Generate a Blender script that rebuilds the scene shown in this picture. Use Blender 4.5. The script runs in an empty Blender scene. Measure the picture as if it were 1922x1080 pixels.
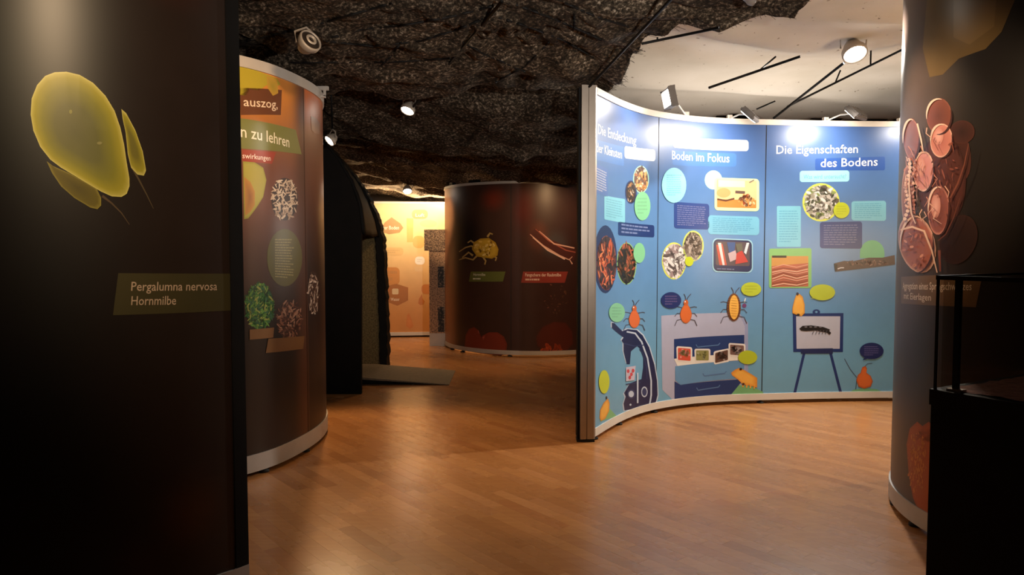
import bpy, bmesh, math, random
from mathutils import Vector, Matrix, noise

random.seed(7)
sc = bpy.context.scene
COL = sc.collection

# ------------------------------------------------------------ camera, world, exposure
F = 1400.0                      # focal length in pixels of the 1922 px wide frame
PITCH = math.radians(3.0)
EYE = Vector((0, 0, 1.3))
cam_d = bpy.data.cameras.new('camera')
cam_d.sensor_width = 36
cam_d.lens = F / 1922 * 36
cam = bpy.data.objects.new('camera', cam_d)
COL.objects.link(cam)
cam.location = EYE
cam.rotation_euler = (math.pi / 2 - PITCH, 0, 0)
sc.camera = cam

world = bpy.data.worlds.new('dark_room')
sc.world = world
world.use_nodes = True
wb = world.node_tree.nodes['Background']
wb.inputs[0].default_value = (1.0, 0.72, 0.5, 1)
wb.inputs[1].default_value = 0.012

sc.view_settings.view_transform = 'Standard'
sc.view_settings.look = 'None'
sc.view_settings.gamma = 1
sc.view_settings.use_curve_mapping = False
sc.view_settings.exposure = 0.0


def area(name, loc, aim, size, power, colour, size_y=None, spread=None):
    d = bpy.data.lights.new(name, 'AREA')
    d.energy = power
    d.color = colour
    d.size = size
    if size_y:
        d.shape = 'RECTANGLE'
        d.size_y = size_y
    if spread:
        d.spread = math.radians(spread)
    o = bpy.data.objects.new(name, d)
    COL.objects.link(o)
    o.location = loc
    o.rotation_euler = (Vector(aim) - Vector(loc)).to_track_quat('-Z', 'Y').to_euler()
    return o


def spot(name, loc, aim, power, colour, angle=60, blend=0.6, radius=0.04):
    d = bpy.data.lights.new(name, 'SPOT')
    d.energy = power
    d.color = colour
    d.spot_size = math.radians(angle)
    d.spot_blend = blend
    d.shadow_soft_size = radius
    o = bpy.data.objects.new(name, d)
    COL.objects.link(o)
    o.location = loc
    o.rotation_euler = (Vector(aim) - Vector(loc)).to_track_quat('-Z', 'Y').to_euler()
    return o


WARM = (1.0, 0.70, 0.42)
AMBER = (1.0, 0.62, 0.30)
WHITE = (1.0, 0.90, 0.78)

# (key, loc, aim, power, colour, angle) : the lit ceiling spots of the exhibition
SPOTS = {
    'mid':   ((-0.83, 6.0, 2.40), (-0.75, 4.9, 0.9), 55, AMBER, 95),
    'left':  ((-1.50, 6.2, 2.19), (-0.95, 4.6, 0.0), 120, AMBER, 75),
    'small': ((-0.04, 6.8, 2.376), (0.1, 8.8, 1.5), 170, WARM, 44),
    'far':   ((-1.38, 9.9, 2.06), (-1.7, 10.7, 0.8), 45, WARM, 130),
    'white': ((2.536, 5.6, 2.74), (1.5, 4.2, 0.0), 240, (1.0, 0.93, 0.84), 130),
    'side':  ((4.05, 4.95, 2.62), (1.6, 4.1, 0.0), 90, WARM, 90),
}
for k, (loc, aim, pw, co, an) in SPOTS.items():
    d = (Vector(aim) - Vector(loc)).normalized()
    spot('spot_beam', Vector(loc) + d * 0.03, aim, pw, co, an)
# flood lamps clipped to the blue wall's top rail: (loc, aim, power)
FLOODS = [
    ((1.105, 5.38, 2.365), (0.45, 5.33, 2.22), 1.7),
    ((1.805, 5.76, 2.305), (1.38, 6.0, 1.80), 7),
    ((2.66, 5.86, 2.335), (2.35, 6.22, 1.85), 8),
    ((3.42, 5.90, 2.36), (3.6, 6.3, 1.9), 6),
]
for loc, aim, pw in FLOODS:
    d = (Vector(aim) - Vector(loc)).normalized()
    area('flood_beam', Vector(loc) + d * 0.03, aim, 0.15, pw, WHITE, 0.08)
# wall washers over the orange wall, lamps and added fill over the far aisle
area('washer_beam', (-1.3, 10.45, 2.02), (-1.6, 10.8, 1.3), 1.4, 24, WARM, 0.06)
area('cornice_beam', (-1.5, 11.02, 1.965), (-1.4, 9.6, 2.30), 1.6, 60, AMBER, 0.04)
spot('aisle_beam', (-0.55, 9.3, 2.05), (-0.9, 9.2, 0), 95, WARM, 140)
spot('aisle_beam', (0.6, 8.0, 2.15), (0.3, 8.9, 0.9), 75, AMBER, 110)
spot('aisle_beam', (-1.25, 8.9, 2.1), (-0.86, 9.9, 1.6), 45, WARM, 45)
spot('aisle_beam', (-0.55, 8.3, 2.1), (-1.0, 7.5, 0), 30, AMBER, 75)  # added fill without a fixture, brightens the ramp
spot('aisle_beam', (-0.60, 6.75, 2.15), (-1.45, 8.1, 0.9), 22, AMBER, 50)  # fill added to lift the hut's felt back board, no lamp built
# unseen fill lights added behind and above the viewer for towers, fleece and floor
spot('unseen_fill', (-1.35, 0.7, 2.6), (-1.35, 2.5, 1.75), 150, WARM, 54, 1.0)
spot('unseen_fill', (0.35, 2.0, 2.5), (1.9, 3.35, 1.7), 150, WARM, 34, 1.0)
spot('unseen_fill', (-0.45, 2.7, 2.45), (-1.5, 4.2, 2.0), 130, AMBER, 40, 1.0)
spot('unseen_fill', (0.8, 0.9, 1.7), (0.1, 4.4, 2.6), 330, WHITE, 75, 1.0)
spot('unseen_fill', (0.1, 1.6, 2.5), (1.4, 3.9, 0.0), 14, WARM, 50, 1.0)
spot('tower_beam', (1.21, 3.74, 2.535), (1.95, 3.80, 2.34), 420, WHITE, 24, 1.0)
spot('tower_beam', (1.21, 3.74, 2.535), (1.89, 3.45, 1.75), 75, WARM, 50, 1.0)
# unseen fill added behind the blue wall and right tower to brighten the pale sheet
area('sheet_fill', (2.4, 7.3, 1.5), (2.3, 6.2, 2.9), 1.6, 36, WHITE, 0.5)
area('sheet_fill', (3.9, 4.2, 1.3), (2.6, 5.0, 2.9), 0.8, 30, WARM, 0.5)


# ------------------------------------------------------------ helpers
def ray(px, py):
    u = (px - 961) / F
    v = (540 - py) / F
    c, s = math.cos(PITCH), math.sin(PITCH)
    return Vector((u, c + v * s, -s + v * c))


def at_y(px, py, Y):
    d = ray(px, py)
    return EYE + d * (Y / d.y)


def obj(name, bm_or_me, mat, parent=None, smooth=False):
    if isinstance(bm_or_me, bmesh.types.BMesh):
        me = bpy.data.meshes.new(name)
        bm_or_me.to_mesh(me)
        bm_or_me.free()
    else:
        me = bm_or_me
    if mat is not None and len(me.materials) == 0:
        me.materials.append(mat)
    if smooth:
        me.polygons.foreach_set('use_smooth', [True] * len(me.polygons))
    o = bpy.data.objects.new(name, me)
    COL.objects.link(o)
    if parent:
        o.parent = parent
        o.matrix_parent_inverse = Matrix.Translation(parent.location).inverted() if parent.parent is None and parent.type == 'EMPTY' else Matrix.Identity(4)
    return o


def thing(name, label, cat, loc=(0, 0, 0), group=None):
    o = bpy.data.objects.new(name, None)
    COL.objects.link(o)
    o.location = loc
    o.empty_display_size = 0.1
    o['label'] = label
    o['category'] = cat
    if group:
        o['group'] = group
    return o


def tag(o, label, cat, group=None):
    o['label'] = label
    o['category'] = cat
    if group:
        o['group'] = group
    return o


def struct(o):
    o['kind'] = 'structure'
    return o


def box(bm, lo, hi, M=None):
    r = bmesh.ops.create_cube(bm, size=1)
    c = [(a + b) / 2 for a, b in zip(lo, hi)]
    d = [b - a for a, b in zip(lo, hi)]
    for v in r['verts']:
        v.co = Vector((v.co.x * d[0] + c[0], v.co.y * d[1] + c[1], v.co.z * d[2] + c[2]))
        if M is not None:
            v.co = M @ v.co
    return r['verts']


def tube(bm, pts, r, n=6, cap=True):
    rings = []
    for i, p in enumerate(pts):
        p = Vector(p)
        a = Vector(pts[max(i - 1, 0)])
        b = Vector(pts[min(i + 1, len(pts) - 1)])
        t = (b - a).normalized()
        up = Vector((0, 0, 1)) if abs(t.z) < 0.9 else Vector((1, 0, 0))
        x = t.cross(up).normalized()
        y = t.cross(x)
        rr = r[i] if isinstance(r, (list, tuple)) else r
        rings.append([bm.verts.new(p + (x * math.cos(2 * math.pi * k / n) + y * math.sin(2 * math.pi * k / n)) * rr) for k in range(n)])
    for A, B in zip(rings, rings[1:]):
        for k in range(n):
            bm.faces.new((A[k], A[(k + 1) % n], B[(k + 1) % n], B[k]))
    if cap:
        bm.faces.new(rings[0])
        bm.faces.new(list(reversed(rings[-1])))


def lathe(bm, prof, M, n=24):
    rings = []
    for r, z in prof:
        rings.append([bm.verts.new(M @ Vector((r * math.cos(2 * math.pi * k / n), r * math.sin(2 * math.pi * k / n), z))) for k in range(n)])
    for A, B in zip(rings, rings[1:]):
        for k in range(n):
            bm.faces.new((A[k], A[(k + 1) % n], B[(k + 1) % n], B[k]))
    return rings


# ------------------------------------------------------------ materials
def new_mat(name, rough=0.5, metal=0.0, colour=(0.5, 0.5, 0.5), spec=0.5):
    m = bpy.data.materials.new(name)
    m.use_nodes = True
    nt = m.node_tree
    b = nt.nodes['Principled BSDF']
    b.inputs['Base Color'].default_value = (*colour, 1)
    b.inputs['Roughness'].default_value = rough
    b.inputs['Metallic'].default_value = metal
    b.inputs['Specular IOR Level'].default_value = spec
    return m, nt, b


def nd(nt, t, **kw):
    n = nt.nodes.new(t)
    for k, v in kw.items():
        if k in n.inputs:
            n.inputs[k].default_value = v
        else:
            setattr(n, k, v)
    return n


def ramp(nt, src, stops):
    r = nt.nodes.new('ShaderNodeValToRGB')
    els = r.color_ramp.elements
    while len(els) < len(stops):
        els.new(0.5)
    for e, (p, c) in zip(els, stops):
        e.position = p
        e.color = (*c, 1)
    nt.links.new(src, r.inputs[0])
    return r


def noise_mat(name, scale, stops, rough=0.5, metal=0.0, bump=0.0, detail=6, stretch=(1, 1, 1), spec=0.5, bump_scale=None):
    m, nt, b = new_mat(name, rough, metal, spec=spec)
    tc = nt.nodes.new('ShaderNodeTexCoord')
    mp = nd(nt, 'ShaderNodeMapping')
    mp.inputs['Scale'].default_value = stretch
    nt.links.new(tc.outputs['Object'], mp.inputs[0])
    n = nd(nt, 'ShaderNodeTexNoise', Scale=scale, Detail=detail)
    nt.links.new(mp.outputs[0], n.inputs['Vector'])
    r = ramp(nt, n.outputs['Fac'], stops)
    nt.links.new(r.outputs[0], b.inputs['Base Color'])
    if bump:
        bp = nd(nt, 'ShaderNodeBump', Strength=bump, Distance=0.01)
        n2 = n
        if bump_scale:
            n2 = nd(nt, 'ShaderNodeTexNoise', Scale=bump_scale, Detail=4)
            nt.links.new(mp.outputs[0], n2.inputs['Vector'])
        nt.links.new(n2.outputs['Fac'], bp.inputs['Height'])
        nt.links.new(bp.outputs[0], b.inputs['Normal'])
    return m


def ink_mat(name, rough, grain=0.06, coat=0.0):
    """printed panel: colour of the print comes from the 'ink' attribute, with a little paper grain"""
    m, nt, b = new_mat(name, rough)
    a = nt.nodes.new('ShaderNodeAttribute')
    a.attribute_name = 'ink'
    tc = nt.nodes.new('ShaderNodeTexCoord')
    n = nd(nt, 'ShaderNodeTexNoise', Scale=9.0, Detail=5)
    nt.links.new(tc.outputs['Object'], n.inputs['Vector'])
    r = ramp(nt, n.outputs['Fac'], [(0.3, (1 - grain,) * 3), (0.7, (1, 1, 1))])
    mx = nt.nodes.new('ShaderNodeMix')
    mx.data_type = 'RGBA'
    mx.blend_type = 'MULTIPLY'
    mx.inputs[0].default_value = 1
    nt.links.new(a.outputs['Color'], mx.inputs[6])
    nt.links.new(r.outputs[0], mx.inputs[7])
    nt.links.new(mx.outputs[2], b.inputs['Base Color'])
    b.inputs['Coat Weight'].default_value = coat
    b.inputs['Coat Roughness'].default_value = 0.3
    return m


INK = ink_mat('satin_print', 0.36)
INK_BLUE = ink_mat('satin_blue_print', 0.34, 0.05)
INK_DARK = ink_mat('satin_dark_print', 0.42, 0.12)
ALU = noise_mat('brushed_aluminium', 3, [(0.3, (0.36, 0.31, 0.27)), (0.7, (0.44, 0.38, 0.33))], 0.4, 0.8)
GREYP = noise_mat('pale_grey_profile', 6, [(0.3, (0.50, 0.46, 0.42)), (0.7, (0.58, 0.54, 0.50))], 0.45, 0.15)
CREAM = noise_mat('cream_profile', 6, [(0.3, (0.66, 0.62, 0.55)), (0.7, (0.74, 0.70, 0.64))], 0.5, 0.0)
BLACK = noise_mat('black_matt', 8, [(0.3, (0.003, 0.003, 0.003)), (0.7, (0.006, 0.005, 0.005))], 0.7, spec=0.2)
BACKP = noise_mat('dark_panel_back', 5, [(0.3, (0.02, 0.018, 0.016)), (0.7, (0.03, 0.026, 0.022))], 0.7)
RUBBER = noise_mat('black_rubber', 20, [(0.3, (0.01, 0.01, 0.01)), (0.7, (0.02, 0.02, 0.02))], 0.8)
CABLE = noise_mat('black_cable', 20, [(0.3, (0.004, 0.004, 0.004)), (0.7, (0.008, 0.007, 0.007))], 0.6, spec=0.2)
LAMPH = noise_mat('lamp_housing', 12, [(0.3, (0.42, 0.36, 0.30)), (0.7, (0.52, 0.45, 0.38))], 0.45, 0.2)
LAMPG = noise_mat('flood_housing', 12, [(0.3, (0.22, 0.20, 0.19)), (0.7, (0.28, 0.26, 0.24))], 0.5, 0.2)
DARKLENS = noise_mat('dark_lens', 12, [(0.3, (0.01, 0.008, 0.008)), (0.7, (0.02, 0.016, 0.014))], 0.2)


def glow(name, colour, strength):
    m, nt, b = new_mat(name, 0.4)
    b.inputs['Emission Color'].default_value = (*colour, 1)
    b.inputs['Emission Strength'].default_value = strength
    return m


LENS = glow('lit_lens', (1.0, 0.9, 0.76), 30)
LENSW = glow('lit_lens_amber', (1.0, 0.8, 0.55), 14)


# ------------------------------------------------------------ curved walls: a path in plan, extruded upright
def catmull(P, step=0.04):
    P = [Vector(p) for p in P]
    Q = [P[0] * 2 - P[1]] + P + [P[-1] * 2 - P[-2]]
    fine = []
    for i in range(1, len(Q) - 2):
        a, b, c, d = Q[i - 1:i + 3]
        for k in range(40):
            t = k / 40
            fine.append(0.5 * ((2 * b) + (c - a) * t + (2 * a - 5 * b + 4 * c - d) * t * t + (3 * b - a - 3 * c + d) * t ** 3))
    fine.append(P[-1])
    for _ in range(300):                       # even out measuring jitter
        fine = [fine[0]] + [(fine[i - 1] + fine[i] * 2 + fine[i + 1]) / 4 for i in range(1, len(fine) - 1)] + [fine[-1]]
    return resample(fine, step)


def resample(fine, step):
    L = [0]
    for a, b in zip(fine, fine[1:]):
        L.append(L[-1] + (b - a).length)
    n = max(2, round(L[-1] / step))
    out, j = [], 0
    for k in range(n + 1):
        s = L[-1] * k / n
        while j < len(L) - 2 and L[j + 1] < s:
            j += 1
        t = (s - L[j]) / max(L[j + 1] - L[j], 1e-9)
        out.append(fine[j].lerp(fine[j + 1], t))
    return out


def arc(C, R, a0, a1, step=0.04):
    n = round(abs(math.radians(a1 - a0)) * R / step)
    return [Vector((C[0] + R * math.cos(math.radians(a0 + (a1 - a0) * k / n)), C[1] + R * math.sin(math.radians(a0 + (a1 - a0) * k / n)))) for k in range(n + 1)]


class Surf:
    def __init__(self, pts, inward=1):
        self.p = pts
        self.S = [0.0]
        for a, b in zip(pts, pts[1:]):
            self.S.append(self.S[-1] + (b - a).length)
        self.N = []
        for i in range(len(pts)):
            t = (pts[min(i + 1, len(pts) - 1)] - pts[max(i - 1, 0)]).normalized()
            self.N.append(Vector((t.y, -t.x)))
        self.L = self.S[-1]
        self.inward = inward

    def seg(self, s):
        s = min(max(s, 0), self.L)
        i = min(int(s / self.L * (len(self.p) - 1)), len(self.p) - 2)
        while i > 0 and self.S[i] > s:
            i -= 1
        while i < len(self.p) - 2 and self.S[i + 1] < s:
            i += 1
        return i, (s - self.S[i]) / (self.S[i + 1] - self.S[i])

    def pos(self, s, z, off=0.0):
        i, t = self.seg(s)
        p = self.p[i].lerp(self.p[i + 1], t)
        n = self.N[i].lerp(self.N[i + 1], t)
        return Vector((p.x + n.x * off, p.y + n.y * off, z))

    def _hit(self, px, py):
        d = ray(px, py)
        best = None
        for i in range(len(self.p) - 1):
            a, b = self.p[i], self.p[i + 1]
            e = b - a
            den = d.x * e.y - d.y * e.x
            if abs(den) < 1e-9:
                continue
            t = (a.x * e.y - a.y * e.x) / den
            w = (a.x * d.y - a.y * d.x) / den
            if -1e-6 <= w <= 1 + 1e-6 and t > 0:
                if best is None or t < best[0]:
                    best = (t, self.S[i] + w * (self.S[i + 1] - self.S[i]))
        if best is None:
            return None
        return best[1], EYE.z + best[0] * d.z

    def hit(self, px, py):
        """where the print measured at this point of the photograph lies on the wall: (arc length, height)"""
        for k in range(400):
            h = self._hit(px + k * self.inward, py)
            if h:
                return h
        raise ValueError((px, py))


def slab(surf, s0, s1, z0, z1, f, b, nz=1, colf=None):
    """solid following the wall path: front face at offset f, back at offset b"""
    ss = [s0] + [s for s in surf.S if s0 + 1e-4 < s < s1 - 1e-4] + [s1]
    zs = [z0 + (z1 - z0) * k / nz for k in range(nz + 1)]
    bm = bmesh.new()
    lay = bm.verts.layers.float_color.new('ink') if colf else None
    fr, bk = [], []
    for s in ss:
        A, B = [], []
        for z in zs:
            v = bm.verts.new(surf.pos(s, z, f))
            if lay is not None:
                v[lay] = (*colf(s, z), 1)
            A.append(v)
        for z in (z0, z1):
            v = bm.verts.new(surf.pos(s, z, b))
            if lay is not None:
                v[lay] = (0.05, 0.04, 0.035, 1)
            B.append(v)
        fr.append(A)
        bk.append(B)
    for i in range(len(ss) - 1):
        for k in range(nz):
            bm.faces.new((fr[i][k], fr[i + 1][k], fr[i + 1][k + 1], fr[i][k + 1]))
        bm.faces.new((bk[i][0], bk[i][1], bk[i + 1][1], bk[i + 1][0]))
        bm.faces.new((fr[i][0], bk[i][0], bk[i + 1][0], fr[i + 1][0]))
        bm.faces.new((fr[i][-1], fr[i + 1][-1], bk[i + 1][1], bk[i][1]))
    bm.faces.new([*fr[0], bk[0][1], bk[0][0]])
    bm.faces.new([bk[-1][0], bk[-1][1], *reversed(fr[-1])])
    for fc in bm.faces:
        fc.smooth = len(fc.verts) == 4 and abs(fc.normal.z) < 0.5
    for e in bm.edges:
        if len(e.link_faces) == 2 and e.calc_face_angle(0) > 0.6:
            e.smooth = False
    bm.normal_update()
    for e in bm.edges:
        if len(e.link_faces) == 2 and e.calc_face_angle(0) > 0.6:
            e.smooth = False
    return bm


# ------------------------------------------------------------ lettering, all made in one pass
WORDS = ['Pergalumna nervosa', 'Hornmilbe', 'auszog,', 'n zu lehren', 'swirkungen', 'Die Entdeckung', 'der Kleinsten',
         'Boden im Fokus', 'Die Eigenschaften', 'des Bodens', 'Was wird untersucht?', 'Aggregation eines Springschwanzes',
         'mit Eierlagen', 'Fangschere der Raubmilbe', 'Der Boden', 'Boden', 'Wasser', 'Luft']
GLYPHS = {}
tmp = []
for w in WORDS:
    cu = bpy.data.curves.new('lettering', 'FONT')
    cu.body = w
    cu.size = 1
    cu.resolution_u = 2
    cu.offset = 0.006
    o = bpy.data.objects.new('lettering', cu)
    COL.objects.link(o)
    tmp.append((w, o))
bpy.context.view_layer.update()
dg = bpy.context.evaluated_depsgraph_get()
for w, o in tmp:
    me = o.evaluated_get(dg).to_mesh()
    V = [tuple(v.co[:2]) for v in me.vertices]
    Fc = [tuple(p.vertices) for p in me.polygons]
    x0, x1 = min(v[0] for v in V), max(v[0] for v in V)
    GLYPHS[w] = ([((x - x0) / (x1 - x0), y / 0.7) for x, y in V], Fc)
    o.evaluated_get(dg).to_mesh_clear()
for w, o in tmp:
    bpy.data.objects.remove(o)


# ------------------------------------------------------------ prints: shapes measured on the photograph, laid on the wall's own surface
class Art:
    """one printed piece (a picture, a box of text, a drawing) bent on the wall: a few flat shapes, each a hair above the last"""
    def __init__(self, surf, base=0.0006, step=0.0003):
        self.s = surf
        self.base = base
        self.step = step
        self.shapes = []        # (verts in (s,z), faces, colours)

    def _add(self, V, Fc, cols):
        self.shapes.append((V, Fc, cols))
        return self

    def sz(self, pts, c):
        return self._add(list(pts), [tuple(range(len(pts)))], [c] * len(pts))

    def poly(self, pts, c):
        return self.sz([self.s.hit(*p) for p in pts], c)

    def line(self, pts, w, c):
        L, R = [], []
        for i, p in enumerate(pts):
            a, b = pts[max(i - 1, 0)], pts[min(i + 1, len(pts) - 1)]
            dx, dy = b[0] - a[0], b[1] - a[1]
            l = math.hypot(dx, dy) or 1
            ww = w[i] if isinstance(w, (list, tuple)) else w
            L.append((p[0] - dy / l * ww / 2, p[1] + dx / l * ww / 2))
            R.append((p[0] + dy / l * ww / 2, p[1] - dx / l * ww / 2))
        V = [self.s.hit(*p) for p in L + R]
        n = len(pts)
        return self._add(V, [(i, i + 1, n + i + 1, n + i) for i in range(n - 1)], [c] * len(V))

    def ell(self, cx, cy, rx, ry, c, ang=0, n=28, a0=0, a1=360):
        a = math.radians(ang)
        pts = []
        for k in range(n):
            t = math.radians(a0 + (a1 - a0) * k / (n if a1 - a0 == 360 else n - 1))
            x, y = rx * math.cos(t), ry * math.sin(t)
            pts.append((cx + x * math.cos(a) - y * math.sin(a), cy + x * math.sin(a) + y * math.cos(a)))
        return self.poly(pts, c)

    def rrect(self, tl, tr, br, bl, c, r=0.12):
        """rounded rectangle between four measured corners, r = corner radius as a share of the short side"""
        P = [self.s.hit(*p) for p in (tl, tr, br, bl)]
        w = max(abs(P[1][0] - P[0][0]), 1e-4)
        h = max(abs(P[0][1] - P[3][1]), 1e-4)
        rr = min(w, h) * r
        rx, ry = rr / w, rr / h
        pts = []
        for (cx, cy, a) in ((1 - rx, ry, -90), (1 - rx, 1 - ry, 0), (rx, 1 - ry, 90), (rx, ry, 180)):
            for k in range(6):
                t = math.radians(a + 18 * k)
                pts.append((cx + rx * math.cos(t), cy + ry * math.sin(t)))
        out = []
        for u, v in pts:
            out.append(tuple((P[0][i] * (1 - u) + P[1][i] * u) * (1 - v) + (P[3][i] * (1 - u) + P[2][i] * u) * v for i in (0, 1)))
        return self.sz(out, c)

    def blob(self, pts, rings, ctr=None, px=True):
        """closed outline with colours that run from the rim inwards: rings = [(scale, colour), ...] from 1 to 0"""
        P = [self.s.hit(*p) for p in pts] if px else list(pts)
        n = len(P)
        if ctr:
            cx, cy = self.s.hit(*ctr)
        else:
            cx, cy = sum(p[0] for p in P) / n, sum(p[1] for p in P) / n
        V, Cc, Fc = [], [], []
        for sc_, c in rings[:-1]:
            for p in P:
                V.append((cx + (p[0] - cx) * sc_, cy + (p[1] - cy) * sc_))
                Cc.append(c)
        V.append((cx, cy))
        Cc.append(rings[-1][1])
        m = len(rings) - 1
        for r in range(m - 1):
            for k in range(n):
                Fc.append((r * n + k, r * n + (k + 1) % n, (r + 1) * n + (k + 1) % n, (r + 1) * n + k))
        for k in range(n):
            Fc.append(((m - 1) * n + k, (m - 1) * n + (k + 1) % n, len(V) - 1))
        return self._add(V, Fc, Cc)

    def text(self, w, p0, p1, h, c, slant=0.0):
        """p0, p1: the two ends of the baseline; h: height of a capital at p0, all measured in the photograph"""
        a, b = self.s.hit(*p0), self.s.hit(*p1)
        t = self.s.hit(p0[0], p0[1] - h)
        H = t[1] - a[1]
        V, Fc = GLYPHS[w]
        out = []
        for x, y in V:
            out.append((a[0] + (b[0] - a[0]) * x + slant * y * H, a[1] + (b[1] - a[1]) * x + y * H))
        return self._add(out, Fc, [c] * len(out))

    def rows(self, tl, tr, br, bl, n, c, fill=0.45, seed=1, ragged=0.12):
        """illegible small print: rows of word-long dashes"""
        rd = random.Random(seed)
        P = [self.s.hit(*p) for p in (tl, tr, br, bl)]
        V, Fc = [], []
        for k in range(n):
            v0 = (k + 0.2) / n
            v1 = v0 + fill / n
            u, end = 0.0, 1 - rd.random() * ragged
            if k == n - 1:
                end = 0.6
            while u < end:
                w = 0.05 + rd.random() * 0.13
                e = min(u + w, end)
                b = len(V)
                for uu, vv in ((u, v0), (e, v0), (e, v1), (u, v1)):
                    V.append(tuple((P[0][i] * (1 - uu) + P[1][i] * uu) * (1 - vv) + (P[3][i] * (1 - uu) + P[2][i] * uu) * vv for i in (0, 1)))
                Fc.append((b, b + 1, b + 2, b + 3))
                u = e + 0.02
        return self._add(V, Fc, [c] * len(V))

    def speckle(self, cx, cy, rx, ry, n, cols, size, seed=1, inside=0.96, worm=False):
        """grain of a photograph: many small flecks inside an ellipse"""
        rd = random.Random(seed)
        V, Fc, Cc = [], [], []
        for _ in range(n):
            r = math.sqrt(rd.random()) * inside
            t = rd.random() * 6.283
            x, y = cx + rx * r * math.cos(t), cy + ry * r * math.sin(t)
            a = rd.random() * 3.14
            s = size * (0.5 + rd.random())
            l = s * (2.2 if worm else 1.0)
            c = rd.choice(cols)
            room = max(0.15, 1 - r)
            l = min(l, max(rx, ry) * room * 1.2 + 0.6)
            b = len(V)
            m = 6
            for k in range(m):
                q = 6.283 * k / m
                ex, ey = l * math.cos(q), s * 0.5 * math.sin(q)
                V.append(self.s.hit(x + (ex * math.cos(a) - ey * math.sin(a)) * min(1, rx / ry * 1.2), y + ex * math.sin(a) + ey * math.cos(a)))
                Cc.append(c)
            Fc.append(tuple(range(b, b + m)))
        # every fleck a hair apart so that they never share one plane
        return self._add(V, Fc, Cc)

    def build(self, name, parent, mat=None):
        bm = bmesh.new()
        lay = bm.verts.layers.float_color.new('ink')
        ol = bm.verts.layers.float.new('off')
        for k, (V, Fc, Cc) in enumerate(self.shapes):
            off = self.base + k * self.step
            vs = []
            for (s, z), c in zip(V, Cc):
                v = bm.verts.new((min(max(s, 0.002), self.s.L - 0.002), z, 0))
                v[lay] = (*c, 1)
                v[ol] = off
                vs.append(v)
            for j, f in enumerate(Fc):
                try:
                    bm.faces.new([vs[i] for i in f])
                except ValueError:
                    pass
        big = [f for f in bm.faces if len(f.verts) > 4]
        if big:
            bmesh.ops.triangulate(bm, faces=big)
        lo = min(v.co.x for v in bm.verts)
        hi = max(v.co.x for v in bm.verts)
        for s in self.s.S:
            if lo < s < hi:
                bmesh.ops.bisect_plane(bm, geom=bm.verts[:] + bm.edges[:] + bm.faces[:], dist=1e-6, plane_co=(s, 0, 0), plane_no=(1, 0, 0))
        for v in bm.verts:
            v.co = self.s.pos(v.co.x, v.co.y, v[ol])
        return obj(name, bm, mat or INK, parent, True)



def C(r, g, b):
    f = lambda v: (v / 255 / 12.92) if v / 255 <= 0.04045 else ((v / 255 + 0.055) / 1.055) ** 2.4
    return (f(r), f(g), f(b))


def mixc(a, b, t):
    t = min(max(t, 0), 1)
    t = t * t * (3 - 2 * t)
    return tuple(x * (1 - t) + y * t for x, y in zip(a, b))


# ------------------------------------------------------------ room shell
bm = bmesh.new()
box(bm, (-6, -2.2, -0.12), (6.2, 12.6, -0.016))
floor = struct(obj('floor', bm, noise_mat('screed', 6, [(0.3, (0.05, 0.03, 0.015)), (0.7, (0.07, 0.04, 0.02))], 0.9)))
WALLM = noise_mat('dark_painted_plaster', 4, [(0.3, (0.030, 0.024, 0.020)), (0.7, (0.040, 0.032, 0.026))], 0.85)
for nm, lo, hi in (('wall_left', (-6.12, -2.2, -0.12), (-6, 12.6, 3.4)), ('wall_right', (6.2, -2.2, -0.12), (6.32, 12.6, 3.4)),
                   ('wall_back', (-6, 12.6, -0.12), (6.2, 12.72, 3.4)), ('wall_front', (-6, -2.32, -0.12), (6.2, -2.2, 3.4))):
    bm = bmesh.new()
    box(bm, lo, hi)
    struct(obj(nm, bm, WALLM))
bm = bmesh.new()
box(bm, (-6, -2.2, 3.4), (6.2, 12.6, 3.5))
struct(obj('ceiling', bm, WALLM))

# ---- parquet: strips laid on a slant, staves of 7 cm by 46 cm
wm, nt, b = new_mat('beech_parquet', 0.3)
at = nt.nodes.new('ShaderNodeAttribute')
at.attribute_name = 'ink'
tc = nt.nodes.new('ShaderNodeTexCoord')
oi = nt.nodes.new('ShaderNodeObjectInfo')
ad = nd(nt, 'ShaderNodeVectorMath', operation='ADD')
nt.links.new(tc.outputs['Object'], ad.inputs[0])
nt.links.new(oi.outputs['Location'], ad.inputs[1])
mp = nd(nt, 'ShaderNodeMapping')
mp.inputs['Rotation'].default_value = (0, 0, math.radians(51))
mp.inputs['Scale'].default_value = (2.2, 42, 1)
nt.links.new(tc.outputs['Object'], mp.inputs[0])
n = nd(nt, 'ShaderNodeTexNoise', Scale=1.0, Detail=5)
nt.links.new(mp.outputs[0], n.inputs['Vector'])
r = ramp(nt, n.outputs['Fac'], [(0.25, (0.86, 0.84, 0.82)), (0.75, (1.06, 1.06, 1.06))])
mx = nt.nodes.new('ShaderNodeMix')
mx.data_type = 'RGBA'
mx.blend_type = 'MULTIPLY'
mx.inputs[0].default_value = 1
nt.links.new(at.outputs['Color'], mx.inputs[6])
nt.links.new(r.outputs[0], mx.inputs[7])
nt.links.new(mx.outputs[2], b.inputs['Base Color'])
n2 = nd(nt, 'ShaderNodeTexNoise', Scale=3.0, Detail=3)
nt.links.new(tc.outputs['Object'], n2.inputs['Vector'])
mr = nd(nt, 'ShaderNodeMapRange')
mr.inputs['To Min'].default_value = 0.21
mr.inputs['To Max'].default_value = 0.32
nt.links.new(n2.outputs['Fac'], mr.inputs['Value'])
nt.links.new(mr.outputs[0], b.inputs['Roughness'])
WOOD = wm

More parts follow.
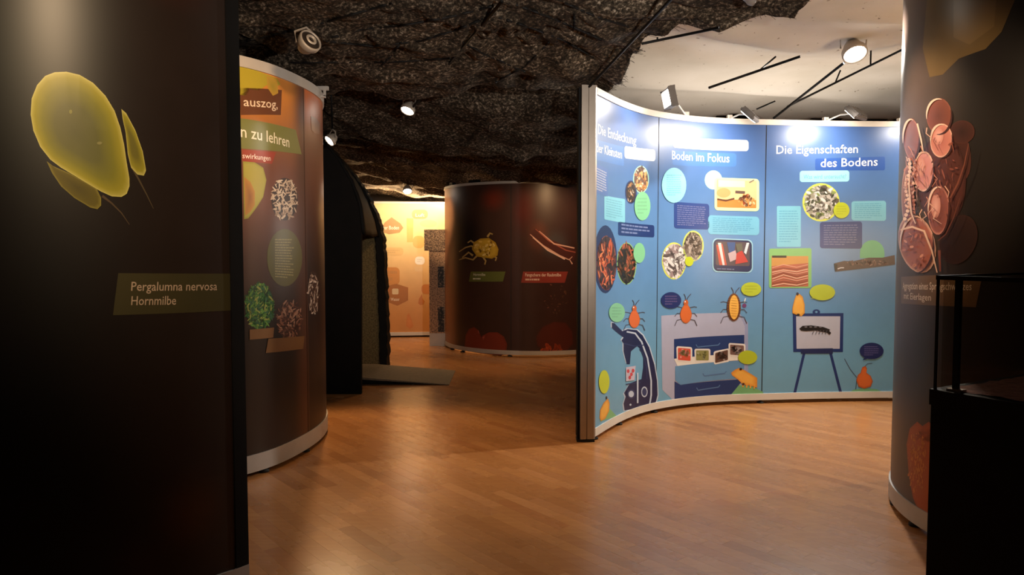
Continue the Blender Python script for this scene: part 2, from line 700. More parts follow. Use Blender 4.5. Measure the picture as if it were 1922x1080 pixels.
TINTS = [tuple(q ** 1.12 * k for q, k in zip(t, (0.95, 0.86, 0.74))) for t in [(0.50, 0.265, 0.115), (0.47, 0.245, 0.105), (0.53, 0.285, 0.125), (0.44, 0.225, 0.095), (0.49, 0.26, 0.12), (0.55, 0.30, 0.14), (0.46, 0.23, 0.10), (0.41, 0.205, 0.088)]]
D = Vector((0.63, -0.777)).normalized()         # along the staves
E = Vector((D.y, -D.x)) * -1
PW, PL = 0.072, 0.48
rd = random.Random(3)


def stave(bm, lay, cx, cy, l, w, tint, dz):
    z0, z1, g = -0.016, 0.0 + dz, 0.0002
    vs = []
    for z in (z0, z1):
        for a, b_ in ((-1, -1), (1, -1), (1, 1), (-1, 1)):
            k = g
            v = bm.verts.new((cx + D.x * a * (l / 2 - k) + E.x * b_ * (w / 2 - k), cy + D.y * a * (l / 2 - k) + E.y * b_ * (w / 2 - k), z))
            v[lay] = (*tint, 1)
            vs.append(v)
    for f in ((4, 5, 6, 7), (0, 1, 5, 4), (1, 2, 6, 5), (2, 3, 7, 6), (3, 0, 4, 7)):
        bm.faces.new([vs[i] for i in f])


staves = []
for i in range(-150, 150):
    off = rd.random() * PL
    for k in range(-30, 30):
        a = (k + 0.5) * PL + off
        bb = i * PW
        c = Vector((0.5, 5.5)) + D * a + E * bb
        if not (-5.6 < c.x < 5.8 and -1.8 < c.y < 12.2):
            continue
        vis = False
        if c.y > 2.6:
            px = 961 + F * c.x / c.y
            py = 466.6 + 1820 / c.y
            vis = 470 < px < 1750 and 690 < py < 1070
            if px > 1100 and py < 770 or px < 600 and py < 900 or px < 680 and py < 745 or px > 1690 and py < 980:
                vis = False
        tint = TINTS[rd.choice((0, 0, 1, 1, 2, 2, 3, 4, 4, 5, 6, 7) if rd.random() < 0.5 else (0, 1, 2, 4))]
        staves.append((c, tint, vis))
near = sorted([s for s in staves if s[2]], key=lambda s: s[0].length)[:300]
ids = {id(s) for s in near}
mesh_of = {}
for c, tint, _ in near:
    if tint not in mesh_of:
        bm = bmesh.new()
        lay = bm.verts.layers.float_color.new('ink')
        stave(bm, lay, 0, 0, PL, PW, tint, 0)
        me = bpy.data.meshes.new('plank')
        bm.to_mesh(me)
        bm.free()
        me.materials.append(WOOD)
        mesh_of[tint] = me
    o = bpy.data.objects.new('plank', mesh_of[tint])
    COL.objects.link(o)
    o.parent = floor
    o.location = (c.x, c.y, 0)
bm = bmesh.new()
lay = bm.verts.layers.float_color.new('ink')
for s in staves:
    if id(s) not in ids:
        stave(bm, lay, s[0].x, s[0].y, PL, PW, s[1], 0)
o = obj('parquet_planks', bm, WOOD, floor)
o['kind'] = 'stuff'


# ------------------------------------------------------------ draped ceiling cloth
def lerp_tab(tab, x):
    if x <= tab[0][0]:
        return tab[0][1]
    for (a, va), (b, vb) in zip(tab, tab[1:]):
        if x <= b:
            t = (x - a) / (b - a)
            t = t * t * (3 - 2 * t)
            return va + (vb - va) * t
    return tab[-1][1]


PROFILE = [(-2, 2.7), (3.0, 2.72), (3.8, 2.66), (4.6, 2.56), (5.2, 2.47), (5.5, 2.45), (5.9, 2.66), (6.15, 2.68), (6.5, 2.40), (6.95, 2.22), (7.1, 2.18),
           (7.3, 2.38), (7.7, 2.42), (8.1, 2.22), (8.4, 2.32), (8.9, 2.17), (9.3, 2.20), (9.9, 2.06), (10.4, 1.98), (12, 1.94)]
BORDER = [(0, 2.2), (3.4, 1.80), (3.75, 1.64), (3.92, 1.62), (4.10, 1.52), (4.22, 1.25), (4.34, 1.0), (4.55, 0.78), (5.36, 0.66), (5.8, 0.54), (6.2, 0.60), (7.0, 0.88), (12, 1.6)]


def border_x(y):
    for (a, va), (b, vb) in zip(BORDER, BORDER[1:]):
        if a <= y <= b:
            return va + (vb - va) * (y - a) / (b - a)
    return BORDER[-1][1] if y > 12 else BORDER[0][1]


def drape_z(x, y):
    yy = y + 0.25 * math.sin(x * 0.9 + 0.4) - 0.10 * x
    z = lerp_tab(PROFILE, yy)
    if y > 6:
        z += -0.11 * min(x, 0.3) * min(1, (y - 6) / 0.8)
    f = Vector((x * 0.55 + y * 0.25, y * 1.25 - x * 0.3, 0.0))
    w = noise.ridged_multi_fractal(f * 1.4, 0.9, 2.1, 4, 0.9, 2.0)
    z += 0.05 * (w - 1.0)
    z += 0.045 * noise.noise(Vector((x * 0.8, y * 1.1, 3.1)))
    z += 0.034 * noise.noise(Vector((x * 3 + y * 2, y * 7 - x * 2.5, 5.0)))
    z += 0.009 * noise.noise(Vector((x * 12, y * 20, 1.0)))
    f3 = noise.noise(Vector((x * 0.7 + 3, y * 2.6 - x * 1.0, 2.2)))
    z -= 0.045 * (1 - min(1, abs(f3) * 2.2)) ** 5
    f4 = noise.noise(Vector((x * 1.6 + y * 0.9, y * 1.1 + x * 0.6, 7.7)))
    z += 0.03 * (1 - min(1, abs(f4) * 2.4)) ** 5
    # ribs where the net is pulled towards the hanging point over the passage
    ang = math.atan2(y - 3.9, x - 0.0)
    z += 0.016 * math.sin(ang * 30 + 1.5 * noise.noise(Vector((x, y, 9)))) * max(0, 1 - abs(y - 4.6) / 2.2)
    return z


m, nt, b = new_mat('camouflage_fleece', 0.9, spec=0.25)
tc = nt.nodes.new('ShaderNodeTexCoord')
n1 = nd(nt, 'ShaderNodeTexNoise', Scale=52.0, Detail=5)
n1.inputs['Roughness'].default_value = 0.72
n2 = nd(nt, 'ShaderNodeTexNoise', Scale=3.5, Detail=6)
mp = nd(nt, 'ShaderNodeMapping')
mp.inputs['Rotation'].default_value = (0, 0, 0.5)
mp.inputs['Scale'].default_value = (0.85, 1.1, 1)
nt.links.new(tc.outputs['Object'], mp.inputs[0])
nt.links.new(mp.outputs[0], n1.inputs['Vector'])
nt.links.new(tc.outputs['Object'], n2.inputs['Vector'])
r1 = ramp(nt, n1.outputs['Fac'], [(0.38, (0.012, 0.009, 0.006)), (0.50, (0.05, 0.038, 0.026)), (0.58, (0.17, 0.135, 0.10)), (0.68, (0.52, 0.46, 0.38))])
r2 = ramp(nt, n2.outputs['Fac'], [(0.35, (0.35, 0.30, 0.26)), (0.62, (1, 1, 1))])
mx = nt.nodes.new('ShaderNodeMix')
mx.data_type = 'RGBA'
mx.blend_type = 'MULTIPLY'
mx.inputs[0].default_value = 1
nt.links.new(r1.outputs[0], mx.inputs[6])
nt.links.new(r2.outputs[0], mx.inputs[7])
nt.links.new(mx.outputs[2], b.inputs['Base Color'])
bp = nd(nt, 'ShaderNodeBump', Strength=0.6, Distance=0.015)
nt.links.new(n1.outputs['Fac'], bp.inputs['Height'])
nt.links.new(bp.outputs[0], b.inputs['Normal'])
FLEECE = m

bm = bmesh.new()
rows = []
y = 0.6
while y < 11.9:
    rows.append(y)
    y += 0.018 if 3.9 < y < 4.6 or 6.6 < y < 7.1 else 0.04
NC = 150
prev = None
for y in rows:
    bx = border_x(y) + 0.025 * noise.noise(Vector((0, y * 9, 0))) + 0.012 * noise.noise(Vector((0, y * 40, 7)))
    cur = []
    for i in range(NC + 1):
        x = -4.2 + (bx + 4.2) * i / NC
        z = drape_z(x, y)
        if x > bx - 0.12 and y < 6.9:
            z -= 0.03 * (1 - (bx - x) / 0.12)
        cur.append(bm.verts.new((x, y, z)))
    if prev:
        for i in range(NC):
            bm.faces.new((prev[i], cur[i], cur[i + 1], prev[i + 1]))
    prev = cur
drape = obj('ceiling_drape', bm, FLEECE, smooth=True)
tag(drape, 'dark brown speckled fleece sagging in folds under the whole left ceiling', 'ceiling cloth')
so = drape.modifiers.new('thickness', 'SOLIDIFY')
so.thickness = 0.008
so.offset = 1

# ragged threads hanging from the cut edge of the fleece
bm = bmesh.new()
rd = random.Random(5)
for _ in range(420):
    y = 3.5 + rd.random() * 2.4
    bx = border_x(y)
    z = drape_z(bx - 0.02, y) - 0.03
    p = Vector((bx + rd.uniform(-0.05, 0.01), y, z))
    l = rd.uniform(0.015, 0.06)
    tube(bm, [p, p + Vector((l * rd.uniform(0.2, 1), l * rd.uniform(-0.8, 0.5), -l * rd.uniform(-0.2, 0.5)))], 0.0012, 3, False)
fr = obj('frayed_edge', bm, FLEECE, drape)
fr['kind'] = 'stuff'

# ---- pale sheet over the blue wall
m, nt, b = new_mat('pale_canvas', 0.9, spec=0.2)
tc = nt.nodes.new('ShaderNodeTexCoord')
n1 = nd(nt, 'ShaderNodeTexNoise', Scale=2.0, Detail=6)
nt.links.new(tc.outputs['Object'], n1.inputs['Vector'])
r1 = ramp(nt, n1.outputs['Fac'], [(0.3, (0.56, 0.51, 0.44)), (0.7, (0.66, 0.61, 0.55))])
vo = nd(nt, 'ShaderNodeTexNoise', Scale=20.0, Detail=3)
nt.links.new(tc.outputs['Object'], vo.inputs['Vector'])
r2 = ramp(nt, vo.outputs['Fac'], [(0.69, (1, 1, 1)), (0.74, (0.35, 0.3, 0.25))])
mx = nt.nodes.new('ShaderNodeMix')
mx.data_type = 'RGBA'
mx.blend_type = 'MULTIPLY'
mx.inputs[0].default_value = 1
nt.links.new(r1.outputs[0], mx.inputs[6])
nt.links.new(r2.outputs[0], mx.inputs[7])
nt.links.new(mx.outputs[2], b.inputs['Base Color'])
CANVAS = m


def canvas_z(x, y):
    z = 2.90 - 0.05 * math.sin((x - 0.4) * 0.8) * math.sin((y - 3) * 0.6)
    # a taut crease from near the post to the right, and two softer ones
    d1 = (y - 5.1) - 0.55 * (x - 1.0)
    z -= 0.10 * math.exp(-(d1 / 0.16) ** 2) * min(max((2.7 - x) / 1.2, 0), 1) * min(max((x - 0.4) / 0.4, 0), 1)
    d2 = (y - 5.0) + 0.12 * (x - 3.0)
    z -= 0.05 * math.exp(-(d2 / 0.10) ** 2) * min(max((x - 1.8) / 0.8, 0), 1)
    d3 = (y - 7.0) - 0.3 * (x - 1.5)
    z -= 0.09 * math.exp(-(d3 / 0.3) ** 2)
    z += 0.03 * noise.noise(Vector((x * 1.3, y * 1.6, 2)))
    return z


bm = bmesh.new()
grid = {}
for j in range(int(2.6 / 0.06), int(9.6 / 0.06)):
    for i in range(int(0.2 / 0.06), int(5.9 / 0.06)):
        x, y = i * 0.06, j * 0.06
        z = canvas_z(x, y)
        if y > 7.6 + 0.25 * noise.noise(Vector((x * 2, 0, 0))):
            z -= 0.16 * (y - 7.6)
        if y > 8.55 + 0.4 * noise.noise(Vector((x * 1.8, 4, 0))):
            continue
        grid[i, j] = bm.verts.new((x, y, z))
for (i, j), v in grid.items():
    q = [grid.get(k) for k in ((i, j), (i, j + 1), (i + 1, j + 1), (i + 1, j))]
    if all(q):
        bm.faces.new(q)
sheet = obj('ceiling_sheet', bm, CANVAS, smooth=True)
tag(sheet, 'pale beige canvas sheet stretched under the ceiling above the blue wall', 'ceiling cloth')
so = sheet.modifiers.new('thickness', 'SOLIDIFY')
so.thickness = 0.004
so.offset = 1


def march(px, py, fz, y0=2.5, y1=11.8):
    d = ray(px, py)
    y = y0
    while y < y1:
        p = EYE + d * (y / d.y)
        if p.z > fz(p.x, p.y):
            return p
        y += 0.02
    return p


# black cords and rods that hold the fleece up
CORDS = [
    ([(446, 75), (500, 63), (553, 52), (640, 28), (735, 0)], 0.009, 'cord running from the near left tower to the top edge'),
    ([(606, 70), (680, 50), (760, 42), (850, 25), (925, 6)], 0.008, 'cord behind the unlit ceiling lamp, pulled to the hub'),
    ([(612, 72), (700, 82), (790, 72), (865, 48), (925, 22)], 0.008, 'curved cord between unlit lamp and hub of cords'),
    ([(520, 113), (640, 113), (740, 112), (845, 105)], 0.007, 'level cord over the brown graphic wall'),
    ([(752, 75), (735, 100), (716, 118)], 0.007, 'short slanting cord above the left aisle'),
    ([(930, 25), (1000, 48), (1060, 72), (1115, 104)], 0.008, 'cord from hub down to the post of the blue wall'),
    ([(960, 0), (1040, 30), (1090, 52), (1130, 70)], 0.009, 'cord in the fleece over the blue wall post'),
    ([(1060, 0), (1120, 26), (1180, 45)], 0.008, 'cord close to the pale sheet at the top edge'),
    ([(1030, 75), (985, 120), (930, 150)], 0.007, 'short cord right of the hanging rod'),
    ([(870, 75), (905, 95), (985, 130)], 0.007, 'cord crossing behind the hanging rod'),
    ([(1078, 20), (1078, 50)], 0.007, 'shortest upright cord near the top edge'),
]
for pts, rr, lab in CORDS:
    P = []
    for (a, b_) in zip(pts, pts[1:]):
        for k in range(16):
            P.append((a[0] + (b_[0] - a[0]) * k / 16, a[1] + (b_[1] - a[1]) * k / 16))
    P.append(pts[-1])
    W = [march(x, y, drape_z) - Vector((0, 0, 0.016)) for x, y in P]
    bm = bmesh.new()
    tube(bm, W, rr, 5)
    tag(obj('tension_cord', bm, CABLE, smooth=True), 'black ' + lab, 'cord', 'cords holding up the fleece')


def rod(name, label, pts, r, mat=CABLE, group=None, hooks=()):
    bm = bmesh.new()
    tube(bm, pts, r, 8)
    o = tag(obj(name, bm, mat, smooth=True), label, 'rod', group)
    for a, b_ in hooks:
        bm = bmesh.new()
        tube(bm, [a, b_], r * 0.7, 6)
        obj('hanger', bm, mat, o, True)
    return o


p0, p1 = at_y(942, -5, 3.9), at_y(776, 200, 5.95)
p0.z -= 0.02
rod('hanging_rod', 'black rod slanting down to the lit spotlight over the aisle', [p0, p1], 0.009, group='black rods under the cloths')
rod('hanging_rod', 'black rod along the border of fleece and pale sheet', [at_y(1106, 163, 4.95), at_y(1262, -4, 3.7)], 0.008, group='black rods under the cloths')
a, b_ = at_y(1330, 165, 5.3), at_y(1502, 106, 5.0)
mid = at_y(1427, 131, 5.13)
rod('hanging_rod', 'short black rod below the pale sheet, left of bright lamp', [a, b_], 0.009, group='black rods under the cloths', hooks=[(mid, mid + Vector((0.12, 0.05, 0.1)))])
a, b_ = at_y(1452, 222, 6.5), at_y(1584, 118, 5.62)
rod('hanging_rod', 'thin black rod rising from blue wall to the bright lamp', [a, b_], 0.010, group='black rods under the cloths')
a, b_ = at_y(1478, 200, 6.4), at_y(1700, 90, 5.7)
m1, m2 = a.lerp(b_, 0.433), a.lerp(b_, 0.727)
rod('hanging_rod', 'long black rod passing right below the bright lamp', [a, b_], 0.009, group='black rods under the cloths',
    hooks=[(m1, m1 + Vector((0.04, 0, 0.1))), (m2, m2 + Vector((0, 0, 0.14)))])
a, b_ = at_y(1420, 205, 6.3), at_y(1455, 190, 6.2)
rod('hanging_rod', 'short black rod tip with ball end above the middle flood lamp', [a, b_], 0.007, group='black rods under the cloths')
a, b_ = at_y(1205, 82, 4.5), at_y(1350, 52, 4.15)
rod('hanging_rod', 'black rod sewn in the seam of pale sheet and fleece', [a, b_], 0.008, group='black rods under the cloths',
    hooks=[(at_y(1234, 76, 4.43), at_y(1234, 70, 4.43))])


# ------------------------------------------------------------ walls
def post(name, parent, x, y, w, d, h, ang, mat, z0=0.0):
    """a fluted aluminium profile: a box with two grooves in its front"""
    bm = bmesh.new()
    pr = [(-w / 2, d / 2), (-w / 2, -d / 2), (-w * 0.14, -d / 2), (-w * 0.12, -d / 2 + 0.008), (-w * 0.06, -d / 2 + 0.008), (-w * 0.04, -d / 2), (w / 2 - 0.012, -d / 2), (w / 2, -d / 2 + 0.012), (w / 2, d / 2)]
    ca, sa = math.cos(ang), math.sin(ang)
    lo = [bm.verts.new((x + a * ca - b_ * sa, y + a * sa + b_ * ca, z0)) for a, b_ in pr]
    hi = [bm.verts.new((v.co.x, v.co.y, h)) for v in lo]
    n = len(pr)
    for k in range(n):
        bm.faces.new((lo[k], lo[(k + 1) % n], hi[(k + 1) % n], hi[k]))
    bm.faces.new(lo[::-1])
    bm.faces.new(hi)
    return obj(name, bm, mat, parent)


def feet(parent, surf, spots_, off=-0.02):
    for s in spots_:
        p = surf.pos(s, 0, off)
        bm = bmesh.new()
        lathe(bm, [(0.0, 0.0), (0.028, 0.0), (0.028, 0.012), (0.012, 0.016), (0.012, 0.04), (0, 0.04)], Matrix.Translation((p.x, p.y, 0)), 12)
        obj('levelling_foot', bm, RUBBER, parent, True)


def frame(root, surf, H, seams, foot_at, rail_mat=GREYP, top_mat=None, rail_h=0.085, panel_col=None, mat=INK, nz=30, top_h=0.045, d=0.05, gap=0.025, s0=0.0, top_vis=True):
    """rails below and above, with printed panels between the seams"""
    obj('bottom_rail', slab(surf, s0, surf.L, gap, gap + rail_h, 0.008, -d), rail_mat, root)
    obj('top_rail', slab(surf, s0, surf.L, H - top_h, H, 0.010, -d), top_mat or rail_mat, root)
    ps = []
    ed = [s0] + list(seams) + [surf.L]
    for a, b_ in zip(ed, ed[1:]):
        ps.append(obj('panel', slab(surf, a + 0.0045, b_ - 0.0045, gap + rail_h, H - top_h, 0.0, -0.03, nz, panel_col), mat, root))
    for s in seams:
        obj('seam_profile', slab(surf, s - 0.0045, s + 0.0045, gap + rail_h, H - top_h, -0.002, -0.045), RUBBER, root)
    feet(root, surf, foot_at)
    return ps

# ============================================================ 1. blue wall
SB = Surf(catmull([(0.555, 4.98), (0.765, 5.38), (0.97, 5.68), (1.18, 5.88), (1.48, 6.06), (1.8, 6.16), (2.1, 6.2), (2.5, 6.25), (2.85, 6.28), (3.3, 6.30), (3.75, 6.28), (4.2, 6.20)]))
HB = 2.36
s_a = SB.hit(1234, 500)[0]
s_b = SB.hit(1434, 500)[0]
s_c = s_b + (s_b - s_a) * 1.28


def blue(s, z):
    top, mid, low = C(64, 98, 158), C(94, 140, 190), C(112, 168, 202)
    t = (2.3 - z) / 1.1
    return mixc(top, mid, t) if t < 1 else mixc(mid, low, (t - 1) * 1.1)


wall = thing('display_wall', 'tall curved blue wall of printed panels with a light frame, metal end post', 'display wall', SB.pos(s_b, 0))
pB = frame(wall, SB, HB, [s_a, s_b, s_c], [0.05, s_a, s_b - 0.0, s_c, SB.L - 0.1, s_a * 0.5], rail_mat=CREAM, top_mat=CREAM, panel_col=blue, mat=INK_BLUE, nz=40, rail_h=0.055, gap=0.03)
p = SB.pos(0.0, 0)
post('end_post', wall, p.x - 0.050, p.y + 0.0, 0.105, 0.07, HB + 0.01, 0.12, ALU, 0.02)
bm = bmesh.new()
box(bm, (p.x - 0.116, p.y - 0.02, 0.02), (p.x - 0.103, p.y + 0.10, HB))
obj('end_cap', bm, BLACK, wall)['label'] = 'black strip along the post'
bm = bmesh.new()
box(bm, (p.x - 0.12, p.y - 0.03, 0.0), (p.x - 0.0, p.y + 0.05, 0.02))
obj('post_foot', bm, RUBBER, wall)

LB, DB, GR, LI, WH = C(134, 205, 226), C(28, 52, 110), C(128, 200, 150), C(196, 210, 50), C(240, 245, 248)
DT = C(120, 135, 180)
OR, YE = C(214, 108, 52), C(240, 182, 80)


def picture(surf, cx, cy, rx, ry, base, flecks, n, parent, rim=None, rimw=3, seed=1, size=3.5, worm=False, name='photo_print', centre=None):
    A = Art(surf)
    if rim:
        A.ell(cx, cy, rx + rimw, ry + rimw, rim)
    A.blob([(cx + rx * math.cos(math.radians(a)), cy + ry * math.sin(math.radians(a))) for a in range(0, 360, 12)],
           [(1, base), (0.5, base if centre is None else centre), (0, centre or base)])
    for k in range(3):
        A.speckle(cx, cy, rx, ry, n // 3, flecks, size * (1.6 - 0.4 * k), seed + k, worm=worm)
    return A.build(name, parent)


def insect(surf, parent, cx, cy, w, h, col, name='insect_drawing', kind='beetle'):
    A = Art(surf, 0.0012)
    dk = C(70, 60, 70)
    for k in (-1, 1):
        for j in range(3):
            yy = cy - h * 0.12 + j * h * 0.2
            A.line([(cx, yy), (cx + k * w * 0.75, yy + (j - 1) * h * 0.08), (cx + k * w * 0.95, yy + (j - 0.3) * h * 0.18)], 1.3, dk)
        A.line([(cx, cy - h * 0.4), (cx + k * w * 0.12 + 2, cy - h * 0.6), (cx + k * w * 0.3 + 3, cy - h * 0.72)], 1.2, dk)
    if kind == 'beetle':
        pts = [(cx + w * 0.5 * math.cos(t) * (1 - 0.35 * max(0, -math.sin(t))), cy + h * 0.08 + h * 0.40 * math.sin(t)) for t in [k * 0.26 for k in range(24)]]
        A.blob(pts, [(1, mixc(col, (0, 0, 0), 0.35)), (0.85, col), (0, col)])
        A.ell(cx, cy - h * 0.36, w * 0.2, h * 0.12, mixc(col, (0, 0, 0), 0.3))
        A.ell(cx - w * .07, cy - h * 0.40, w * 0.05, h * 0.03, (1, 1, 1), n=8)
    else:
        A.ell(cx, cy, w * 0.5, h * 0.5, C(120, 70, 40))
        for k in range(10):
            yy = cy - h * 0.42 + k * h * 0.09
            ww = math.sqrt(max(0.05, 1 - ((yy - cy) / (h * 0.5)) ** 2)) * w * 0.5
            A.line([(cx - ww, yy), (cx + ww, yy)], 1.4, C(90, 50, 30))
        A.ell(cx, cy, w * 0.34, h * 0.44, col)
        for k in range(8):
            yy = cy - h * 0.34 + k * h * 0.09
            A.line([(cx - w * .2, yy), (cx + w * .2, yy + 1)], 0.8, mixc(col, (0, 0, 0), 0.4))
    return A.build(name, parent)


def bubble(surf, parent, cx, cy, rx, ry, col, tail=None, rows=0, rcol=None):
    A = Art(surf, 0.0042)
    if tail:
        A.poly([(cx - rx * 0.35, cy + ry * 0.5 * (1 if tail[1] > cy else -1)), tail, (cx + rx * 0.35, cy + ry * 0.6 * (1 if tail[1] > cy else -1))], col)
    A.ell(cx, cy, rx, ry, col)
    if rows:
        A.rows((cx - rx * .62, cy - ry * .62), (cx + rx * .62, cy - ry * .62), (cx + rx * .62, cy + ry * .62), (cx - rx * .62, cy + ry * .62), rows, rcol or mixc(col, (0, 0, 0), 0.25), seed=int(cx))
    return A.build('speech_bubble', parent)


def textbox(surf, parent, tl, tr, br, bl, col, rcol, n, r=0.1, seed=1, name='text_box', base=0.0009, rim=None):
    A = Art(surf, base)
    if rim:
        A.rrect((tl[0] - 2, tl[1] - 2), (tr[0] + 2, tr[1] - 2), (br[0] + 2, br[1] + 2), (bl[0] - 2, bl[1] + 2), rim, r)
    A.rrect(tl, tr, br, bl, col, r)
    if n:
        w = (tr[0] - tl[0]) * 0.09
        h = (bl[1] - tl[1]) * 0.10
        A.rows((tl[0] + w, tl[1] + h), (tr[0] - w, tr[1] + h), (br[0] - w, br[1] - h), (bl[0] + w, bl[1] - h), n, rcol, seed=seed)
    return A.build(name, parent)


# ---- panel 1
P1 = pB[0]
a = Art(SB)
a.rrect((1112, 262), (1171, 276), (1171, 312), (1112, 300), C(74, 122, 188), 0.15)
a.build('title_field', P1)
a = Art(SB, 0.0012)
a.text('Die Entdeckung', (1122, 251), (1194, 272), 19, WH)
a.text('der Kleinsten', (1116, 285), (1167, 298), 18, WH)
a.build('title_lettering', P1)['label'] = 'white lettering'
textbox(SB, P1, (1172, 274), (1230, 281), (1230, 303), (1172, 297), C(225, 240, 246), C(170, 200, 215), 1, 0.3, 3)
textbox(SB, P1, (1114, 308), (1141, 318), (1141, 371), (1114, 362), C(84, 116, 178), C(190, 190, 205), 9, 0.1, 4)
textbox(SB, P1, (1134, 367), (1173, 374), (1173, 419), (1134, 412), LB, C(110, 180, 205), 8, 0.06, 5)
textbox(SB, P1, (1160, 416), (1228, 423), (1228, 446), (1160, 442), DB, DT, 3, 0.2, 6)
picture(SB, 1184, 361, 9, 20, C(60, 40, 30), [C(180, 130, 80), C(90, 70, 50), C(30, 20, 15), C(190, 170, 150)], 40, P1, DB, 2, 4, 3)
picture(SB, 1203, 337, 13, 24, C(110, 80, 60), [C(235, 170, 100), C(70, 50, 40), C(240, 220, 190), C(170, 110, 70)], 50, P1, C(170, 220, 200), 2, 8, 4)
bubble(SB, P1, 1205, 387, 15, 27, GR, None, 5)
a = Art(SB)
a.ell(1136, 487, 22, 64, C(34, 48, 92))
a.build('picture_ground', P1)
picture(SB, 1138, 494, 17, 50, C(64, 42, 36), [C(200, 90, 50), C(120, 60, 45), C(40, 28, 26), C(235, 140, 90), C(60, 40, 36)], 90, P1, C(190, 110, 80), 1.5, 12, 4.5, True)
picture(SB, 1176, 495, 17, 38, C(40, 34, 26), [C(110, 70, 40), C(30, 30, 22), C(170, 90, 60), C(70, 60, 36)], 60, P1, C(150, 200, 120), 1.5, 20, 4, True)
bubble(SB, P1, 1199, 475, 11, 19, GR, None, 0)
bubble(SB, P1, 1157, 587, 15, 18, C(130, 200, 160), None, 4)
insect(SB, P1, 1190, 595, 21, 44, OR)

# microscope
a = Art(SB, 0.0010)
navy, nav2, lg = C(26, 36, 78), C(48, 60, 104), C(190, 205, 225)
out = [(1148, 606), (1153, 607), (1168, 622), (1178, 618), (1195, 620), (1206, 630), (1218, 652), (1228, 685), (1233, 715), (1234, 742), (1230, 758), (1222, 764), (1172, 771), (1170, 758), (1174, 745), (1171, 738), (1182, 720), (1204, 712), (1207, 690), (1207, 672), (1201, 655), (1196, 650), (1184, 660), (1182, 684), (1176, 684), (1170, 660), (1170, 645), (1166, 640), (1170, 634), (1148, 616)]
a.poly([(x + (1.8 if x > 1190 else -1.8), y + (-1.5 if y < 700 else 1.5)) for x, y in out], lg)
a.poly(out, navy)
a.line([(1176, 623), (1192, 626), (1204, 642), (1215, 672), (1222, 715), (1222, 742), (1219, 760)], 3, lg)
a.line([(1200, 656), (1207, 665), (1213, 690), (1214, 712)], 1.5, nav2)
a.line([(1170, 645), (1190, 650), (1208, 648)], 2, nav2)
a.ell(1209, 736, 6, 10, lg)
a.ell(1209, 736, 4.4, 7.5, nav2)
a.line([(1174, 722), (1202, 718)], 2, nav2)
a.ell(1184, 740, 8, 9, nav2)
a.ell(1184, 740, 5, 6, lg)
a.line([(1196, 700), (1196, 757)], 3, lg)
a.poly([(1174, 690), (1192, 687), (1190, 714), (1174, 716)], C(196, 190, 210))
for q in ((1178, 697), (1184, 703), (1181, 709), (1187, 696)):
    a.ell(q[0], q[1], 2.6, 3.6, C(200, 70, 80), n=10)
a.ell(1182, 760, 2, 2, lg, n=8)
a.build('microscope_drawing', P1)['label'] = 'dark blue drawing of a microscope'
bubble(SB, P1, 1133, 717, 10, 22, LI, None, 0)
a = Art(SB, 0.0009)
a.poly([(1126, 792), (1126, 775), (1134, 768), (1145, 768), (1153, 777), (1158, 782)], C(122, 184, 130))
a.build('meadow_print', P1)
a = Art(SB, 0.0014)
a.blob([(1141, 748), (1144, 758), (1143, 772), (1136, 786), (1128, 791), (1125, 785), (1126, 770), (1133, 756)], [(1, C(214, 140, 50)), (0.6, YE), (0, YE)])
a.ell(1138, 747, 1.6, 3, C(50, 30, 30), n=10)
a.build('insect_drawing', P1)

# ---- panel 2
P2 = pB[1]
textbox(SB, P2, (1263, 256), (1405, 263), (1405, 284), (1263, 277), C(225, 240, 246), C(180, 205, 220), 1, 0.3, 3)
a = Art(SB)
a.rrect((1262, 282), (1382, 288), (1382, 313), (1262, 310), C(70, 118, 184), 0.2)
a.build('title_field', P2)
a = Art(SB, 0.0012)
a.text('Boden im Fokus', (1261, 299), (1369, 305), 16.5, WH)
a.build('title_lettering', P2)['label'] = 'white lettering'
bubble(SB, P2, 1264.5, 348, 23, 33, C(140, 212, 230), None, 10, C(110, 185, 208))
textbox(SB, P2, (1265, 379), (1331, 383), (1331, 431), (1265, 429), C(36, 66, 134), C(104, 112, 160), 10, 0.12, 7)
a = Art(SB)
a.ell(1339, 338, 16.5, 18, C(170, 225, 195))
a.build('speech_bubble', P2)
a = Art(SB, 0.0014)
a.rrect((1341, 333), (1425, 336), (1425, 397), (1341, 395), C(196, 225, 170), 0.12)
a.rrect((1345, 337), (1420, 340), (1420, 391), (1345, 389), C(225, 190, 140), 0.05)
a.rrect((1346, 374), (1419, 376), (1419, 391), (1346, 389), C(206, 130, 60), 0.05)
a.rrect((1348, 338), (1398, 340), (1398, 352), (1348, 351), C(244, 222, 186), 0.05)
a.ell(1358, 362, 13, 9, C(214, 160, 104))
a.line([(1346, 374), (1362, 377), (1378, 373)], 3, C(90, 50, 36))
a.rrect((1380, 358), (1398, 359), (1398, 364), (1380, 363), C(96, 76, 70), 0.2)
a.speckle(1402, 376, 16, 11, 40, [C(150, 70, 40), C(236, 196, 150), C(90, 50, 36), C(220, 150, 80)], 4, 5)
a.line([(1406, 343), (1415, 338)], 2, C(120, 110, 100))
a.build('photo_print', P2)['label'] = 'photograph in warm colours'
textbox(SB, P2, (1329, 404), (1425, 407), (1425, 442), (1329, 440), C(110, 182, 212), C(88, 160, 196), 8, 0.2, 9)
picture(SB, 1301, 462, 17, 26, C(110, 96, 88), [C(60, 50, 46), C(180, 168, 156), C(90, 76, 66), C(140, 126, 116)], 90, P2, C(198, 214, 110), 3, 31, 4)
picture(SB, 1265, 490, 20, 32, C(196, 186, 184), [C(90, 80, 80), C(220, 214, 212), C(150, 130, 130), C(234, 228, 224)], 80, P2, C(206, 216, 100), 3, 37, 6, True)
bubble(SB, P2, 1293, 491, 8, 9, C(190, 205, 30), None, 0)
a = Art(SB, 0.0014)
